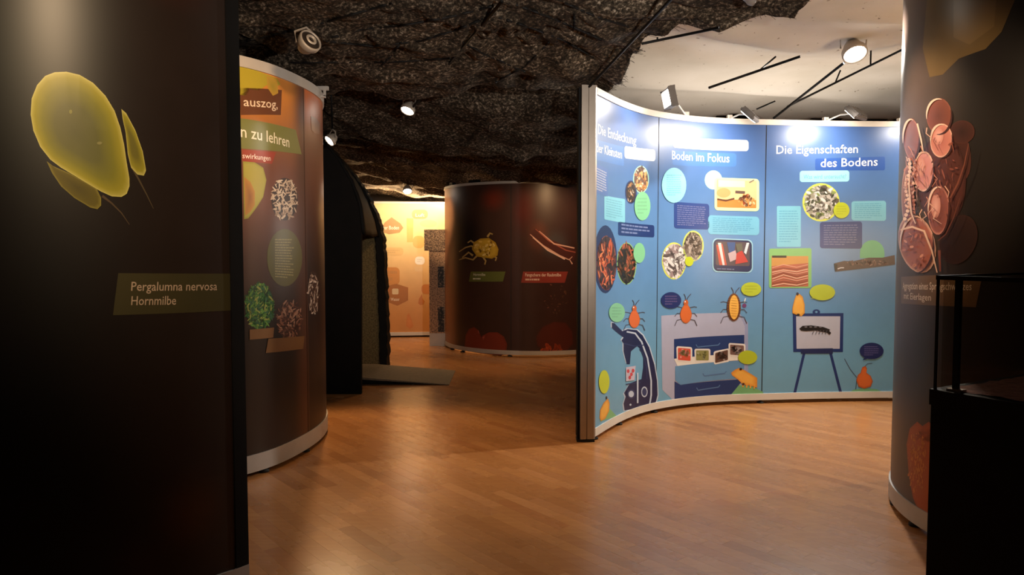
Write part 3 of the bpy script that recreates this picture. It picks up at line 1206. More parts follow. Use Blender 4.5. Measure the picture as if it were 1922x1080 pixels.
a.rrect((1337, 447), (1413, 450), (1413, 513), (1337, 511), C(150, 200, 220), 0.16)
a.rrect((1339, 449), (1411, 452), (1411, 511), (1339, 509), C(30, 40, 84), 0.16)
a.rrect((1343, 453), (1407, 455), (1407, 500), (1343, 498), C(84, 70, 80), 0.08)
for pts, c in (([(1344, 460), (1356, 458), (1364, 498), (1350, 498)], C(190, 76, 60)), ([(1347, 456), (1353, 456), (1360, 498), (1356, 498)], C(220, 214, 214)),
               ([(1364, 455), (1380, 455), (1378, 474), (1368, 474)], C(50, 84, 140)), ([(1366, 476), (1380, 470), (1384, 486), (1370, 492)], C(196, 170, 176)),
               ([(1382, 476), (1392, 470), (1404, 492), (1380, 496)], C(190, 60, 56)), ([(1401, 456), (1406, 456), (1400, 478), (1396, 474)], C(214, 220, 228)),
               ([(1380, 458), (1392, 457), (1394, 470), (1384, 474)], C(96, 96, 84))):
    a.poly(pts, c)
a.rows((1345, 503), (1400, 505), (1400, 509), (1345, 507), 1, C(110, 120, 160), seed=5)
a.build('photo_print', P2)['label'] = 'photograph in a dark blue frame'
bubble(SB, P2, 1259, 564, 19, 15.5, C(30, 46, 104), (1277, 577), 4, C(90, 80, 130))
insect(SB, P2, 1287, 585, 22, 46, OR)
insect(SB, P2, 1377, 577, 26, 52, YE, kind='louse')
a = Art(SB, 0.0016)
a.ell(1397, 574, 4, 4, C(110, 60, 110))
a.line([(1397, 568), (1399, 560)], 2, C(230, 235, 240))
a.build('insect_drawing', P2)
bubble(SB, P2, 1409.5, 543, 19, 13, C(182, 198, 50), (1394, 553), 3)
# chest of drawers
a = Art(SB, 0.0007)
lil, navy = C(172, 176, 202), C(28, 56, 112)
a.poly([(1241, 593), (1386, 587), (1404, 606), (1404, 741), (1268, 756), (1243, 732)], lil)
a.poly([(1386, 587), (1404, 606), (1404, 741), (1399, 741), (1398, 612)], C(150, 158, 196))
a.poly([(1265, 637), (1397, 629), (1397, 672), (1265, 674)], navy)
a.poly([(1265, 674), (1397, 664), (1397, 676), (1272, 688)], C(232, 228, 220))
a.poly([(1267, 688), (1397, 677), (1397, 710), (1277, 723), (1267, 714)], C(98, 146, 190))
a.poly([(1266, 716), (1277, 723), (1396, 712), (1372, 741), (1266, 749)], navy)
for (x0, y0, x1, y1) in ((1306, 651, 1351, 647), (1319, 705, 1363, 700), (1307, 732, 1351, 726)):
    a.line([(x0, y0 - 4), (x0 + 3, y0 + 1), (x1 - 3, y1 + 1), (x1, y1 - 3)], 2, C(84, 120, 170))
a.build('cabinet_drawing', P2)['label'] = 'drawing of a chest of drawers'
for k, (x, y, w, h, c1, c2) in enumerate(((1284, 665, 13, 13, C(206, 82, 62), C(120, 120, 70)), (1318, 667, 13, 11, C(140, 138, 84), C(110, 110, 60)),
                                          (1354, 669, 13, 11, C(96, 66, 56), C(50, 34, 30)), (1383, 657, 14, 11, C(120, 90, 84), C(40, 30, 34)))):
    a = Art(SB, 0.0024)
    sl = (-1, 0, 3, -1)[k]
    a.rrect((x - w - 2, y - h - 1 + sl), (x + w + 2, y - h - 1 - sl), (x + w + 2, y + h + 2 - sl), (x - w - 1, y + h + 2 + sl), C(226, 222, 218), 0.15)
    a.rrect((x - w + 1, y - h + 2 + sl), (x + w - 1, y - h + 2 - sl), (x + w - 1, y + h - 1 - sl), (x - w + 1, y + h - 1 + sl), c1, 0.1)
    a.speckle(x, y, w - 3, h - 4, 26, [c1, c2, mixc(c1, (1, 1, 1), 0.3)], 4, k + 3)
    a.build('photo_print', P2)
bubble(SB, P2, 1403, 671, 18, 13, C(178, 194, 46), None, 0)
a = Art(SB, 0.0016)
a.poly([(1362, 744), (1378, 728), (1386, 723), (1412, 726), (1432, 736), (1433, 741)], C(118, 180, 124))
a.build('meadow_print', P2)
a = Art(SB, 0.0026)
a.blob([(1372, 700), (1380, 694), (1387, 691), (1397, 695), (1412, 704), (1421, 710), (1421, 728), (1406, 724), (1394, 722), (1384, 712), (1374, 705)], [(1, C(220, 140, 50)), (0.6, YE), (0, C(246, 180, 80))])
for q in range(4):
    a.line([(1395 + q * 7, 718 + q), (1394 + q * 7, 727 + q)], 2.4, C(240, 170, 70))
a.ell(1390, 693, 2.6, 2.4, C(40, 30, 30), n=10)
a.ell(1395, 721, 2.4, 2, C(60, 40, 30), n=8)
a.build('insect_drawing', P2)

# ---- panel 3
P3 = pB[2]
a = Art(SB)
a.rrect((1530, 298), (1661, 294), (1661, 320), (1530, 320), C(42, 84, 160), 0.15)
a.build('title_field', P3)
a = Art(SB, 0.0012)
a.text('Die Eigenschaften', (1457, 289), (1610, 287), 16, WH)
a.text('des Bodens', (1540, 314), (1647, 311), 16, WH)
a.build('title_lettering', P3)['label'] = 'white lettering'
a = Art(SB)
a.rrect((1501, 321), (1594, 320), (1594, 341), (1501, 342), C(150, 220, 234), 0.25)
a.text('Was wird untersucht?', (1508, 336), (1588, 335), 8, C(100, 175, 200))
a.build('text_box', P3)
picture(SB, 1541, 380, 31, 32, C(150, 146, 130), [C(60, 66, 50), C(226, 226, 224), C(130, 146, 90), C(190, 186, 180), C(90, 84, 76)], 150, P3, C(206, 218, 90), 4, 51, 5)
bubble(SB, P3, 1579, 395, 15, 15, C(190, 206, 24), (1564, 400), 4)
textbox(SB, P3, (1598, 378), (1663, 377), (1663, 415), (1598, 414), C(118, 190, 214), C(96, 168, 200), 8, 0.14, 5)
textbox(SB, P3, (1458, 387), (1503, 387), (1503, 464), (1458, 464), C(116, 190, 214), C(96, 168, 200), 13, 0.05, 6)
textbox(SB, P3, (1539, 417), (1618, 416), (1618, 467), (1539, 466), C(30, 58, 124), C(96, 108, 156), 9, 0.1, 7)
a = Art(SB)
a.poly([(1614, 485)] + [(1637 + 23 * math.cos(t), 475 + 24 * math.sin(t)) for t in [math.pi + k * math.pi / 10 for k in range(11)]] + [(1660, 485)], C(108, 186, 140))
a.build('speech_bubble', P3)
a = Art(SB, 0.0014)
a.rrect((1443, 467), (1523, 466), (1523, 541), (1443, 541), C(126, 184, 110), 0.05)
a.poly([(1448, 481), (1517, 481), (1517, 538), (1448, 539)], C(178, 92, 66))
a.poly([(1448, 481), (1517, 481), (1517, 494), (1448, 500)], C(196, 140, 70))
a.poly([(1449, 480), (1476, 480), (1476, 484), (1449, 484)], C(40, 30, 24))
for k in range(9):
    y = 500 + k * 4.2
    a.line([(1449, y + 3), (1470, y - 3 + 2 * math.sin(k)), (1495, y + 2), (1516, y - 3)], 1.6, (C(214, 150, 126), C(140, 60, 44), C(226, 178, 150))[k % 3])
a.build('photo_print', P3)['label'] = 'photograph of ochre and red layers'
a = Art(SB, 0.0018)
a.poly([(1565, 495), (1584, 490), (1600, 491), (1630, 484), (1656, 484), (1679, 479), (1680, 497), (1640, 502), (1568, 510)], C(78, 60, 58))
a.poly([(1565, 495), (1572, 497), (1570, 509), (1567, 510)], C(30, 26, 28))
a.line([(1572, 505), (1578, 503), (1584, 503)], 2, C(200, 196, 200))
a.speckle(1630, 493, 44, 5, 50, [C(110, 84, 76), C(50, 40, 40), C(140, 110, 100)], 3, 9)
a.build('photo_print', P3)['label'] = 'long narrow picture of a soil core'
bubble(SB, P3, 1543, 549, 24, 15, C(180, 196, 50), (1519, 561), 0)
# easel
a = Art(SB, 0.0008)
nv = C(26, 52, 112)
a.line([(1510, 660), (1491, 740)], 5, nv)
a.line([(1558, 660), (1578, 738)], 5, nv)
a.poly([(1488, 589), (1583, 588), (1582, 661), (1489, 661)], nv)
a.poly([(1494, 594), (1577, 594), (1576, 655), (1495, 655)], C(186, 190, 208))
a.ell(1532, 586, 7, 5, nv)
a.ell(1532, 586, 2.4, 2, C(106, 160, 200), n=10)
a.poly([(1503, 655), (1563, 654), (1563, 664), (1503, 664)], C(30, 44, 90))
a.build('easel_drawing', P3)['label'] = 'dark blue drawing of an easel'
a = Art(SB, 0.0034)
a.poly([(1500, 617), (1506, 612), (1522, 611), (1545, 614), (1558, 619), (1552, 625), (1530, 621), (1512, 622), (1503, 621)], C(26, 22, 28))
a.line([(1549, 618), (1558, 627)], 5, C(26, 22, 28))
for q in range(5):
    a.line([(1528 + q * 6, 620), (1524 + q * 6, 628)], 1, C(90, 90, 100))
for q in range(4):
    a.ell(1512 + q * 9, 614, 3, 1.2, C(120, 118, 128), n=8)
a.build('springtail_picture', P3)
a = Art(SB, 0.0034)
a.blob([(1492, 590), (1487, 588), (1487, 578), (1491, 562), (1494, 554), (1500, 552), (1506, 557), (1510, 572), (1510, 588), (1504, 594), (1497, 592)], [(1, C(214, 140, 40)), (0.7, YE), (0, C(246, 176, 70))])
a.ell(1496.5, 552, 2.4, 3, C(50, 40, 50), n=10)
a.ell(1498, 591, 3, 2, C(40, 30, 30), n=8)
a.build('insect_drawing', P3)
bubble(SB, P3, 1635.5, 659, 22.5, 15.5, C(28, 42, 98), (1618, 677), 5, C(84, 82, 136))
a = Art(SB, 0.0009)
a.poly([(1590, 739), (1602, 732), (1622, 729), (1645, 731), (1662, 738)], C(110, 174, 130))
a.build('meadow_print', P3)
a = Art(SB, 0.0014)
a.line([(1585, 674), (1596, 694), (1608, 709)], 1.2, C(70, 80, 110))
a.line([(1622, 690), (1628, 683), (1637, 682)], 1, C(70, 80, 110))
a.line([(1608, 712), (1606, 731)], 1.4, C(60, 80, 90))
a.blob([(1618, 690), (1624, 687), (1627, 692), (1626, 700), (1634, 706), (1638, 716), (1634, 726), (1622, 730), (1611, 726), (1607, 714), (1610, 704), (1615, 700)], [(1, C(170, 80, 40)), (0.8, OR), (0, C(222, 114, 52))])
a.build('insect_drawing', P3)

# ============================================================ 2. near left tower
SL = Surf(arc((-1.744, 3.295), 0.918, -150, -35.6), -1)
HT = 2.64
BR = C(58, 48, 44)


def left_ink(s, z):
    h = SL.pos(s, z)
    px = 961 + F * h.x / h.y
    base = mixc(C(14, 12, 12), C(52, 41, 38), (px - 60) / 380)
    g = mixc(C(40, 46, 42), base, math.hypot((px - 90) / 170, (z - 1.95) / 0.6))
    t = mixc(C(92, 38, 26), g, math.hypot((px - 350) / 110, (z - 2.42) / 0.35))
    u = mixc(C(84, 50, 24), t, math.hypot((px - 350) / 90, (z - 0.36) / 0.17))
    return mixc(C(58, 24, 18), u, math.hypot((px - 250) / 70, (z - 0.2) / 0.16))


tw = thing('graphic_tower', 'near left round tower, dark print of a single olive green mite', 'display tower', (-1.5, 3.0, 0))
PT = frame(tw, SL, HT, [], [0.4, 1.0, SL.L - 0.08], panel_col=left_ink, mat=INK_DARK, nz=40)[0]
pe = SL.pos(SL.L - 0.022, 0)
obj('end_profile', slab(SL, SL.L - 0.052, SL.L + 0.0, 0.03, HT, 0.006, -0.05), BLACK, tw)['label'] = 'black edge profile'
a = Art(SL)
a.poly([(222, 513), (444, 514), (436, 583), (212, 592)], C(78, 74, 50))
a.build('caption_field', PT)
a = Art(SL, 0.0012)
lt = C(214, 190, 168)
a.text('Pergalumna nervosa', (246, 546), (407, 545), 17, lt, 0.08)
a.text('Hornmilbe', (246, 573), (330, 572), 17, lt, 0.08)
a.build('caption_lettering', PT)
rim, mid_, dk = C(226, 220, 130), C(172, 166, 58), C(104, 106, 66)
a = Art(SL, 0.0008)
k1 = [(228, 205), (237, 213), (254, 245), (268, 285), (274, 320), (270, 330), (258, 328), (246, 315), (240, 290), (236, 250), (230, 222)]
k2 = [(88, 303), (100, 312), (130, 325), (160, 342), (182, 355), (190, 372), (190, 386), (183, 393), (170, 390), (140, 372), (115, 350), (98, 325)]
a.line([(250, 318), (262, 340), (275, 365), (288, 392)], [4, 3, 2, 1], C(96, 84, 64))
a.line([(192, 368), (210, 382), (228, 400), (243, 422)], [5, 3, 2, 1], C(96, 80, 62))
a.blob(k1, [(1, rim), (0.86, mid_), (0.4, C(124, 120, 54)), (0, C(120, 116, 54))])
a.blob(k2, [(1, C(150, 142, 66)), (0.84, C(112, 104, 44)), (0, C(92, 86, 40))])
body = [(103, 136), (125, 135), (150, 141), (175, 156), (198, 180), (215, 208), (226, 240), (233, 272), (237, 300), (240, 318), (243, 335), (243, 350), (238, 364), (228, 370), (210, 369), (190, 360), (165, 345), (140, 330), (115, 315), (95, 300), (76, 276), (63, 245), (58, 215), (60, 185), (70, 160), (85, 143)]
a.blob(body, [(1, rim), (0.965, C(196, 190, 90)), (0.90, mid_), (0.72, C(140, 140, 56)), (0.45, C(112, 114, 66)), (0, dk)], ctr=(140, 248))
a.ell(133, 210, 3, 4, C(150, 150, 84), n=10)
a.ell(187, 269, 5, 3, C(150, 148, 96), n=10)
a.build('mite_picture', PT)['label'] = 'olive green mite with two side plates'

# ============================================================ 3. brown curved wall behind it
SM = Surf(catmull([(-2.6, 3.72), (-2.2, 3.78), (-1.85, 3.9), (-1.6, 4.06), (-1.47, 4.2), (-1.38, 4.38), (-1.315, 4.65), (-1.285, 4.94), (-1.315, 5.25), (-1.42, 5.55), (-1.6, 5.85)]), -1)
s_m = SM.hit(574, 500)[0]


def brown_ink(s, z):  # warm lamplight on the upper part is put into the print colour
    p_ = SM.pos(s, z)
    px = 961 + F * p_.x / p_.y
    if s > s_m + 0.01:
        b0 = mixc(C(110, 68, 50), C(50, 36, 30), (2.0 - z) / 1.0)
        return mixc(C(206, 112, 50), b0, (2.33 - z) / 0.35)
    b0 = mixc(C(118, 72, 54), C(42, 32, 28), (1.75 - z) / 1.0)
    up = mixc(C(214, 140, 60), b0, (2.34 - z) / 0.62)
    sh = mixc(C(92, 58, 42), up, abs(px - 572) / 26)  # shade beside the seam, painted into the ink as a darker band
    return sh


br = thing('display_wall', 'brown curved wall with green lettering band, behind near left tower', 'display wall', (-1.45, 4.5, 0))
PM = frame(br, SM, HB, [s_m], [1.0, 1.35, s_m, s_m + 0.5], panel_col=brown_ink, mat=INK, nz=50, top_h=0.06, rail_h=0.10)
pm = PM[0]
a = Art(SM)
a.poly([(449, 122), (490, 136), (520, 148), (526, 158), (512, 168), (500, 160), (486, 170), (470, 168), (462, 180), (449, 178)], C(176, 160, 50))
a.blob([(500, 142), (520, 150), (522, 175), (512, 180), (502, 165)], [(1, C(190, 150, 60)), (0, C(160, 140, 50))])
a.build('leaf_print', pm)
a = Art(SM)
a.poly([(449, 165), (529, 169), (527, 216), (452, 216)], C(104, 62, 38))
a.text('auszog,', (457, 199), (521, 204), 17, C(236, 214, 190))
a.build('title_lettering', pm)['label'] = 'brown field with white lettering'
a = Art(SM)
a.poly([(451, 222), (555, 244), (566, 290), (452, 279)], C(122, 124, 66))
a.text('n zu lehren', (452, 257), (543, 277), 22, C(245, 240, 220))
a.build('title_lettering', pm)['label'] = 'green band with white lettering'
a = Art(SM)
a.poly([(454, 281), (518, 286), (510, 308), (455, 303)], C(160, 66, 48))
a.text('swirkungen', (455, 297), (508, 302), 10, C(250, 236, 226))
a.build('title_lettering', pm)['label'] = 'red band with white lettering'
a = Art(SM)
a.blob([(456, 303), (478, 305), (494, 315), (500, 338), (494, 370), (480, 392), (466, 410), (458, 412), (457, 360)], [(1, C(150, 150, 60)), (0.9, C(172, 166, 76)), (0, C(180, 170, 84))])
a.blob([(458, 332), (470, 342), (478, 360), (478, 385), (470, 398), (460, 405)], [(1, C(190, 140, 70)), (0, C(150, 100, 60))])
a.build('leaf_print', pm)


def fleck_oval(surf, parent, cx, cy, rx, ry, cols, n, seed, size, base=None, name='photo_print', worm=True, label=None):
    A = Art(surf)
    if base:
        A.ell(cx, cy, rx, ry, base)
    for k in range(4):
        A.speckle(cx, cy, rx, ry, n // 4, cols, size, seed + k, worm=worm)
    o = A.build(name, parent)
    if label:
        o['label'] = label
    return o


fleck_oval(SM, pm, 534, 374, 25, 40, [C(220, 200, 180), C(236, 220, 204), C(196, 170, 150)], 150, 3, 2.6, C(60, 40, 34), label='oval picture of pale worms')
a = Art(SM)
a.line([(528, 434), (545, 438)], 3, C(200, 170, 140))
a.ell(534, 484, 33, 54, C(110, 104, 52))
a.rows((516, 448), (552, 448), (552, 525), (516, 522), 15, C(176, 166, 104), seed=11, ragged=0.3)
a.build('text_oval', pm)
fleck_oval(SM, pm, 487, 575, 27, 44, [C(70, 130, 60), C(110, 160, 70), C(40, 90, 44), C(170, 180, 90), C(60, 110, 80)], 340, 7, 3.2, C(34, 62, 34), label='round picture of green moss')
fleck_oval(SM, pm, 543, 600, 24, 38, [C(150, 104, 84), C(100, 64, 50), C(180, 140, 120), C(70, 44, 36)], 200, 17, 3.0, C(70, 46, 38), label='round picture of brown crumbs')
a = Art(SM, 0.003)
a.poly([(468, 619), (514, 615), (512, 634), (468, 638)], C(140, 100, 62))
a.poly([(503, 636), (571, 631), (568, 655), (498, 663)], C(128, 92, 56))
a.build('caption_field', pm)
pr = PM[1]
a = Art(SM, 0.0016)
a.poly([(583, 218), (592, 222), (600, 232), (599, 252), (590, 250), (584, 244)], C(150, 110, 92))
a.build('caption_field', pr)
fleck_oval(SM, pr, 588, 550, 11, 41, [C(190, 170, 160), C(220, 205, 196), C(120, 96, 84)], 80, 23, 3.0, C(70, 50, 44), label='oval picture of pale crystals')
bm = bmesh.new()
p_ = SM.pos(SM.hit(602, 500)[0] - 0.0, 0)
box(bm, (-1.36, 5.05, 2.36), (-1.23, 5.075, 2.385)); box(bm, (-1.262, 5.05, 2.32), (-1.25, 5.075, 2.36)); box(bm, (-1.29, 5.05, 2.31), (-1.25, 5.075, 2.325))
obj('cable_bracket', bm, GREYP, br)

# ============================================================ 4. right tower
SR = Surf(arc((2.87, 3.39), 1.0, 120, 300), 1)


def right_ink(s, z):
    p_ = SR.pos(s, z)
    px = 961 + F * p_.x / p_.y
    base = mixc(C(90, 74, 66), C(28, 23, 21), (px - 1690) / 130)  # light falling off to the right is painted into the base ink
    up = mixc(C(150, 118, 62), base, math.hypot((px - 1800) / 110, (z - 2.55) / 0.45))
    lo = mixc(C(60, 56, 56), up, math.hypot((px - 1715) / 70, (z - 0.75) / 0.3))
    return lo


tr = thing('graphic_tower', 'right round tower printed with pink springtail cluster, behind glass case', 'display tower', (2.3, 3.0, 0))
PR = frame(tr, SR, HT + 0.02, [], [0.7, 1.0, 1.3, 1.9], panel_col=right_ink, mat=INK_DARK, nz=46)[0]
a = Art(SR, 0.0006, 0.00025)


def ovoid(cx, cy, rx, ry, ang, n=22):
    t_ = math.radians(ang)
    return [(cx + rx * math.cos(q) * math.cos(t_) - ry * math.sin(q) * math.sin(t_), cy + rx * math.cos(q) * math.sin(t_) + ry * math.sin(q) * math.cos(t_)) for q in [k * 6.2832 / n for k in range(n)]]


pk, pd, rm = C(196, 120, 110), C(124, 62, 52), C(240, 200, 184)
for cx, cy, rx, ry, an, c1, c2, c3 in (
        (1763, 218, 24, 34, 0, C(150, 92, 76), C(130, 74, 60), C(104, 60, 50)),
        (1800, 290, 22, 50, -8, C(88, 50, 42), C(74, 40, 34), C(60, 34, 28)),
        (1712, 262, 16, 40, -4, C(190, 124, 108), C(140, 84, 74), C(120, 74, 66)),
        (1806, 248, 24, 22, -10, C(84, 48, 40), C(72, 40, 34), C(52, 30, 26)),
        (1768, 340, 46, 88, 0, C(60, 34, 30), C(84, 46, 40), C(92, 50, 42)),
        (1722, 458, 34, 56, -14, C(236, 190, 170), C(176, 104, 84), C(150, 84, 68)),
        (1705, 370, 12, 60, 0, C(226, 180, 164), C(150, 90, 80), C(120, 66, 56)),
        (1800, 450, 34, 48, 20, C(58, 36, 32), C(50, 31, 28), C(42, 27, 24)),
        (1768, 264, 21, 32, 4, rm, C(206, 134, 122), C(180, 108, 100)),
        (1735, 322, 19, 38, 2, C(246, 214, 204), C(214, 150, 148), C(196, 126, 128)),
        (1763, 395, 20, 46, 2, C(216, 150, 138), C(150, 88, 80), C(110, 62, 58))):
    a.blob(ovoid(cx, cy, rx, ry, an), [(1, c1), (0.88, c2), (0, c3)])
for cx, cy, rx, ry, an in ((1768, 264, 21, 32, 4), (1735, 322, 19, 38, 2), (1763, 395, 20, 46, 2)):
    a.blob(ovoid(cx - 5, cy - 8, rx * 0.45, ry * 0.5, an), [(1, C(206, 140, 130)), (0, C(232, 180, 172))])
for cx, cy, rx, ry in ((1763, 218, 24, 34), (1768, 264, 21, 32), (1735, 322, 19, 38), (1763, 395, 20, 46), (1712, 262, 16, 40), (1722, 458, 32, 54)):
    q_ = [(cx + rx * 0.93 * math.cos(math.radians(t)), cy + ry * 0.95 * math.sin(math.radians(t))) for t in range(170, 300, 13)]
    a.line(q_, [0.8, 2, 3, 3.5, 4, 4, 3.5, 3, 2, 0.8][:len(q_)], C(246, 214, 200))
    q_ = [(cx + rx * 1.02 * math.cos(math.radians(t)), cy + ry * 1.02 * math.sin(math.radians(t))) for t in range(-20, 110, 13)]
    a.line(q_, [0.8, 2, 3, 3.5, 4, 4, 3.5, 3, 2, 0.8][:len(q_)], C(70, 38, 34))
for k in range(16):
    y = 300 + k * 7.4
    a.ell(1708 + 4 * math.sin(k * 0.7), y, 3.6, 3.4, C(250, 218, 204), n=10)
    a.ell(1718 + 3 * math.sin(k * 0.5 + 2), y + 3, 2.6, 3.0, C(206, 142, 126), n=10)
a.speckle(1716, 350, 14, 70, 60, [C(244, 206, 190), C(200, 130, 112), C(160, 96, 82)], 4, 2, worm=True)
a.speckle(1780, 330, 26, 70, 26, [C(150, 86, 72), C(130, 74, 62), C(96, 52, 42)], 4, 4, worm=True)
a.speckle(1725, 470, 24, 34, 14, [C(196, 120, 98), C(226, 160, 136), C(150, 84, 68)], 4, 6)
rd = random.Random(12)
for k in range(26):
    x, y = rd.uniform(1705, 1790), rd.uniform(235, 440)
    a.line([(x, y), (x + rd.uniform(-6, 8), y + rd.uniform(5, 12)), (x + rd.uniform(-4, 14), y + rd.uniform(14, 26))], [2, 1.6, 0.8], rd.choice([C(236, 190, 170), C(206, 140, 120), C(150, 90, 76)]))
a.line([(1731, 232), (1738, 262), (1742, 284)], [3, 3, 1], C(246, 220, 204))
a.line([(1826, 270), (1818, 310), (1806, 345), (1792, 372)], [1, 2, 3, 3], C(130, 76, 62))
a.line([(1810, 372), (1798, 410), (1784, 440), (1770, 452)], [1, 2, 2, 2], C(110, 64, 52))
a.line([(1700, 432), (1722, 426), (1744, 434), (1758, 470), (1768, 512)], [3, 4, 4, 3, 2], C(244, 206, 186))
a.line([(1718, 300), (1716, 350), (1720, 400), (1728, 420)], [2, 3, 3, 2], C(240, 204, 190))
a.line([(1772, 470), (1774, 510)], [5, 3], C(140, 80, 68))
a.build('springtail_picture', PR)['label'] = 'pink cluster of springtails and eggs'
a = Art(SR, 0.0005)
a.poly([(1740, 0), (1905, 0), (1880, 60), (1850, 92), (1800, 110), (1770, 140), (1745, 145), (1732, 90)], C(112, 90, 52))
a.poly([(1790, 0), (1870, 0), (1866, 50), (1820, 84), (1790, 70)], C(126, 102, 62))
a.build('leaf_print', PR)
a = Art(SR, 0.0012)
a.poly([(1692, 520), (1845, 514), (1832, 577), (1692, 570)], C(120, 92, 62))
a.text('Aggregation eines Springschwanzes', (1695, 543), (1824, 545), 13, C(232, 214, 196))
a.text('mit Eierlagen', (1697, 561), (1748, 565), 12, C(232, 214, 196))
a.build('caption_lettering', PR)['label'] = 'brown caption field with pale lettering'
a = Art(SR, 0.0012)
ro = [(1702, 835), (1708, 805), (1722, 792), (1732, 800), (1744, 792), (1756, 805), (1770, 800), (1790, 820), (1800, 880), (1796, 960), (1780, 1000), (1756, 985), (1738, 975), (1726, 962), (1714, 935), (1706, 890)]
a.blob(ro, [(1, C(170, 78, 36)), (0.9, C(190, 86, 36)), (0, C(190, 84, 34))])
a.speckle(1722, 868, 18, 62, 130, [C(216, 130, 56), C(226, 140, 60), C(200, 110, 46)], 4.5, 3)
a.speckle(1748, 818, 30, 10, 60, [C(180, 82, 36), C(170, 78, 40)], 5, 8)
a.build('colony_print', PR)['label'] = 'rust orange fleck at the foot'

# ============================================================ 5. far tower
SF = Surf(arc((0.3, 10.06), 1.2, 168, 352), 1)
HF = 2.10


def far_ink(s, z):
    p_ = SF.pos(s, z)
    px = 961 + F * p_.x / p_.y
    base = mixc(C(70, 48, 40), C(62, 34, 28), (px - 900) / 120)
    base = mixc(C(176, 120, 84), base, (px - 834) / 30)  # lamp glow along the left edge, put into the ink
    dk_ = mixc(C(24, 20, 20), base, math.hypot((px - 880) / 36, (z - 1.45) / 0.42))
    r1_ = mixc(C(120, 48, 32), dk_, math.hypot((px - 925) / 32, (z - 1.9) / 0.2))
    r2_ = mixc(C(84, 26, 18), r1_, math.hypot((px - 985) / 30, (z - 1.75) / 0.4))
    b2 = mixc(C(74, 70, 74), r2_, math.hypot((px - 1040) / 36, (z - 1.35) / 0.22))
    return mixc(C(110, 56, 40), b2, math.hypot((px - 1010) / 26, (z - 1.45) / 0.25))


tf = thing('graphic_tower', 'far dark round tower with a yellow mite and red claws printed', 'display tower', (0.3, 9.0, 0))
s_f = SF.hit(959, 500)[0]
PF = frame(tf, SF, HF, [s_f], [s_f - 0.02, SF.hit(866, 600)[0], SF.hit(846, 600)[0], s_f + 0.9], panel_col=far_ink, mat=INK_DARK, nz=40, rail_h=0.05, top_h=0.03)
q = PF[0]
a = Art(SF, 0.002)
for pts in ([(898, 470), (885, 462), (874, 465), (862, 473)], [(900, 476), (888, 488), (874, 484), (862, 488)], [(892, 458), (884, 452), (878, 456)],
            [(905, 480), (912, 490), (910, 497)], [(925, 480), (932, 484), (930, 490)], [(888, 480), (880, 474), (868, 484)], [(915, 445), (920, 438), (925, 440)]):
    a.line(pts, [4, 3, 2.5, 1.5][:len(pts)], C(190, 160, 96))
a.blob([(886, 468), (890, 455), (902, 448), (918, 447), (930, 455), (936, 468), (934, 480), (924, 486), (910, 484), (896, 482)], [(1, C(180, 140, 40)), (0.7, C(210, 170, 60)), (0, C(190, 150, 40))])
a.speckle(911, 466, 20, 15, 40, [C(230, 190, 90), C(140, 100, 30), C(240, 210, 130)], 3, 4)
a.build('mite_picture', q)['label'] = 'yellow mite'
a = Art(SF, 0.002)
a.poly([(884, 510), (949, 510), (944, 529), (880, 529)], C(104, 110, 54))
a.text('Hornmilbe', (889, 518), (911, 518), 5, C(240, 240, 220))
a.rows((888, 521), (912, 521), (912, 527), (888, 527), 1, C(230, 230, 210), seed=2)
a.build('caption_field', q)['label'] = 'green caption field'
a = Art(SF, 0.002)
a.blob([(872, 652), (874, 630), (880, 618), (890, 614), (898, 620), (902, 632), (918, 624), (934, 624), (946, 632), (952, 646), (950, 664), (940, 668), (905, 664), (872, 658)], [(1, C(120, 50, 34)), (0.9, C(136, 56, 40)), (0, C(136, 56, 40))])
a.build('colony_print', q)['label'] = 'rust red fleck at the foot'
q = PF[1]
a = Art(SF, 0.002)
cl, cm = C(230, 180, 166), C(170, 90, 76)
a.poly([(992, 440), (1005, 428), (1030, 448), (1062, 462), (1082, 470), (1076, 490), (1050, 482), (1018, 465)], C(84, 40, 34))
for pts, c in (([(995, 440), (1020, 462), (1050, 480), (1068, 488), (1074, 482)], cl), ([(1005, 430), (1030, 452), (1062, 470), (1080, 474)], cm),
               ([(1000, 446), (1028, 470), (1060, 487)], C(240, 200, 190)), ([(1012, 434), (1040, 458), (1078, 466)], cl), ([(1068, 486), (1074, 496)], cl)):
    a.line(pts, [1.2, 2.6, 2.4, 1.8, 1.2][:len(pts)], c)
a.build('claw_picture', q)['label'] = 'pale red claws'
a = Art(SF, 0.002)
a.poly([(982, 510), (1066, 510), (1060, 531), (978, 531)], C(150, 60, 50))
a.text('Fangschere der Raubmilbe', (986, 519), (1053, 519), 6, C(250, 230, 220))
a.rows((986, 522), (1030, 522), (1030, 529), (986, 529), 1, C(230, 190, 180), seed=2)
a.build('caption_field', q)['label'] = 'red caption field'
a = Art(SF, 0.002)
a.blob([(1008, 650), (1006, 632), (1018, 614), (1040, 604), (1062, 606), (1074, 622), (1076, 645), (1062, 662), (1030, 662)], [(1, C(76, 34, 26)), (0.9, C(88, 36, 28)), (0, C(88, 36, 28))])
a.speckle(1036, 655, 20, 9, 40, [C(190, 80, 46), C(160, 66, 40)], 4, 3)
a.speckle(1045, 560, 24, 30, 30, [C(120, 76, 60), C(90, 60, 40)], 2, 3)
a.build('colony_print', q)['label'] = 'dark red fleck with orange threads'
# the small dark fittings on the far tower's top edge
for k, (px, w) in enumerate(((888, 0.16), (846, 0.10), (1058, 0.2))):
    s_ = SF.hit(px, 400)[0]
    obj('top_clip', slab(SF, s_ - w / 2, s_ + w / 2, HF, HF + 0.035, 0.0, -0.05), BLACK if k != 2 else GREYP, tf)

# ============================================================ 6. orange wall
SO = Surf(resample([Vector((-3.4, 10.66)), Vector((-0.3, 11.03))], 0.25), 1)
HO = 1.98


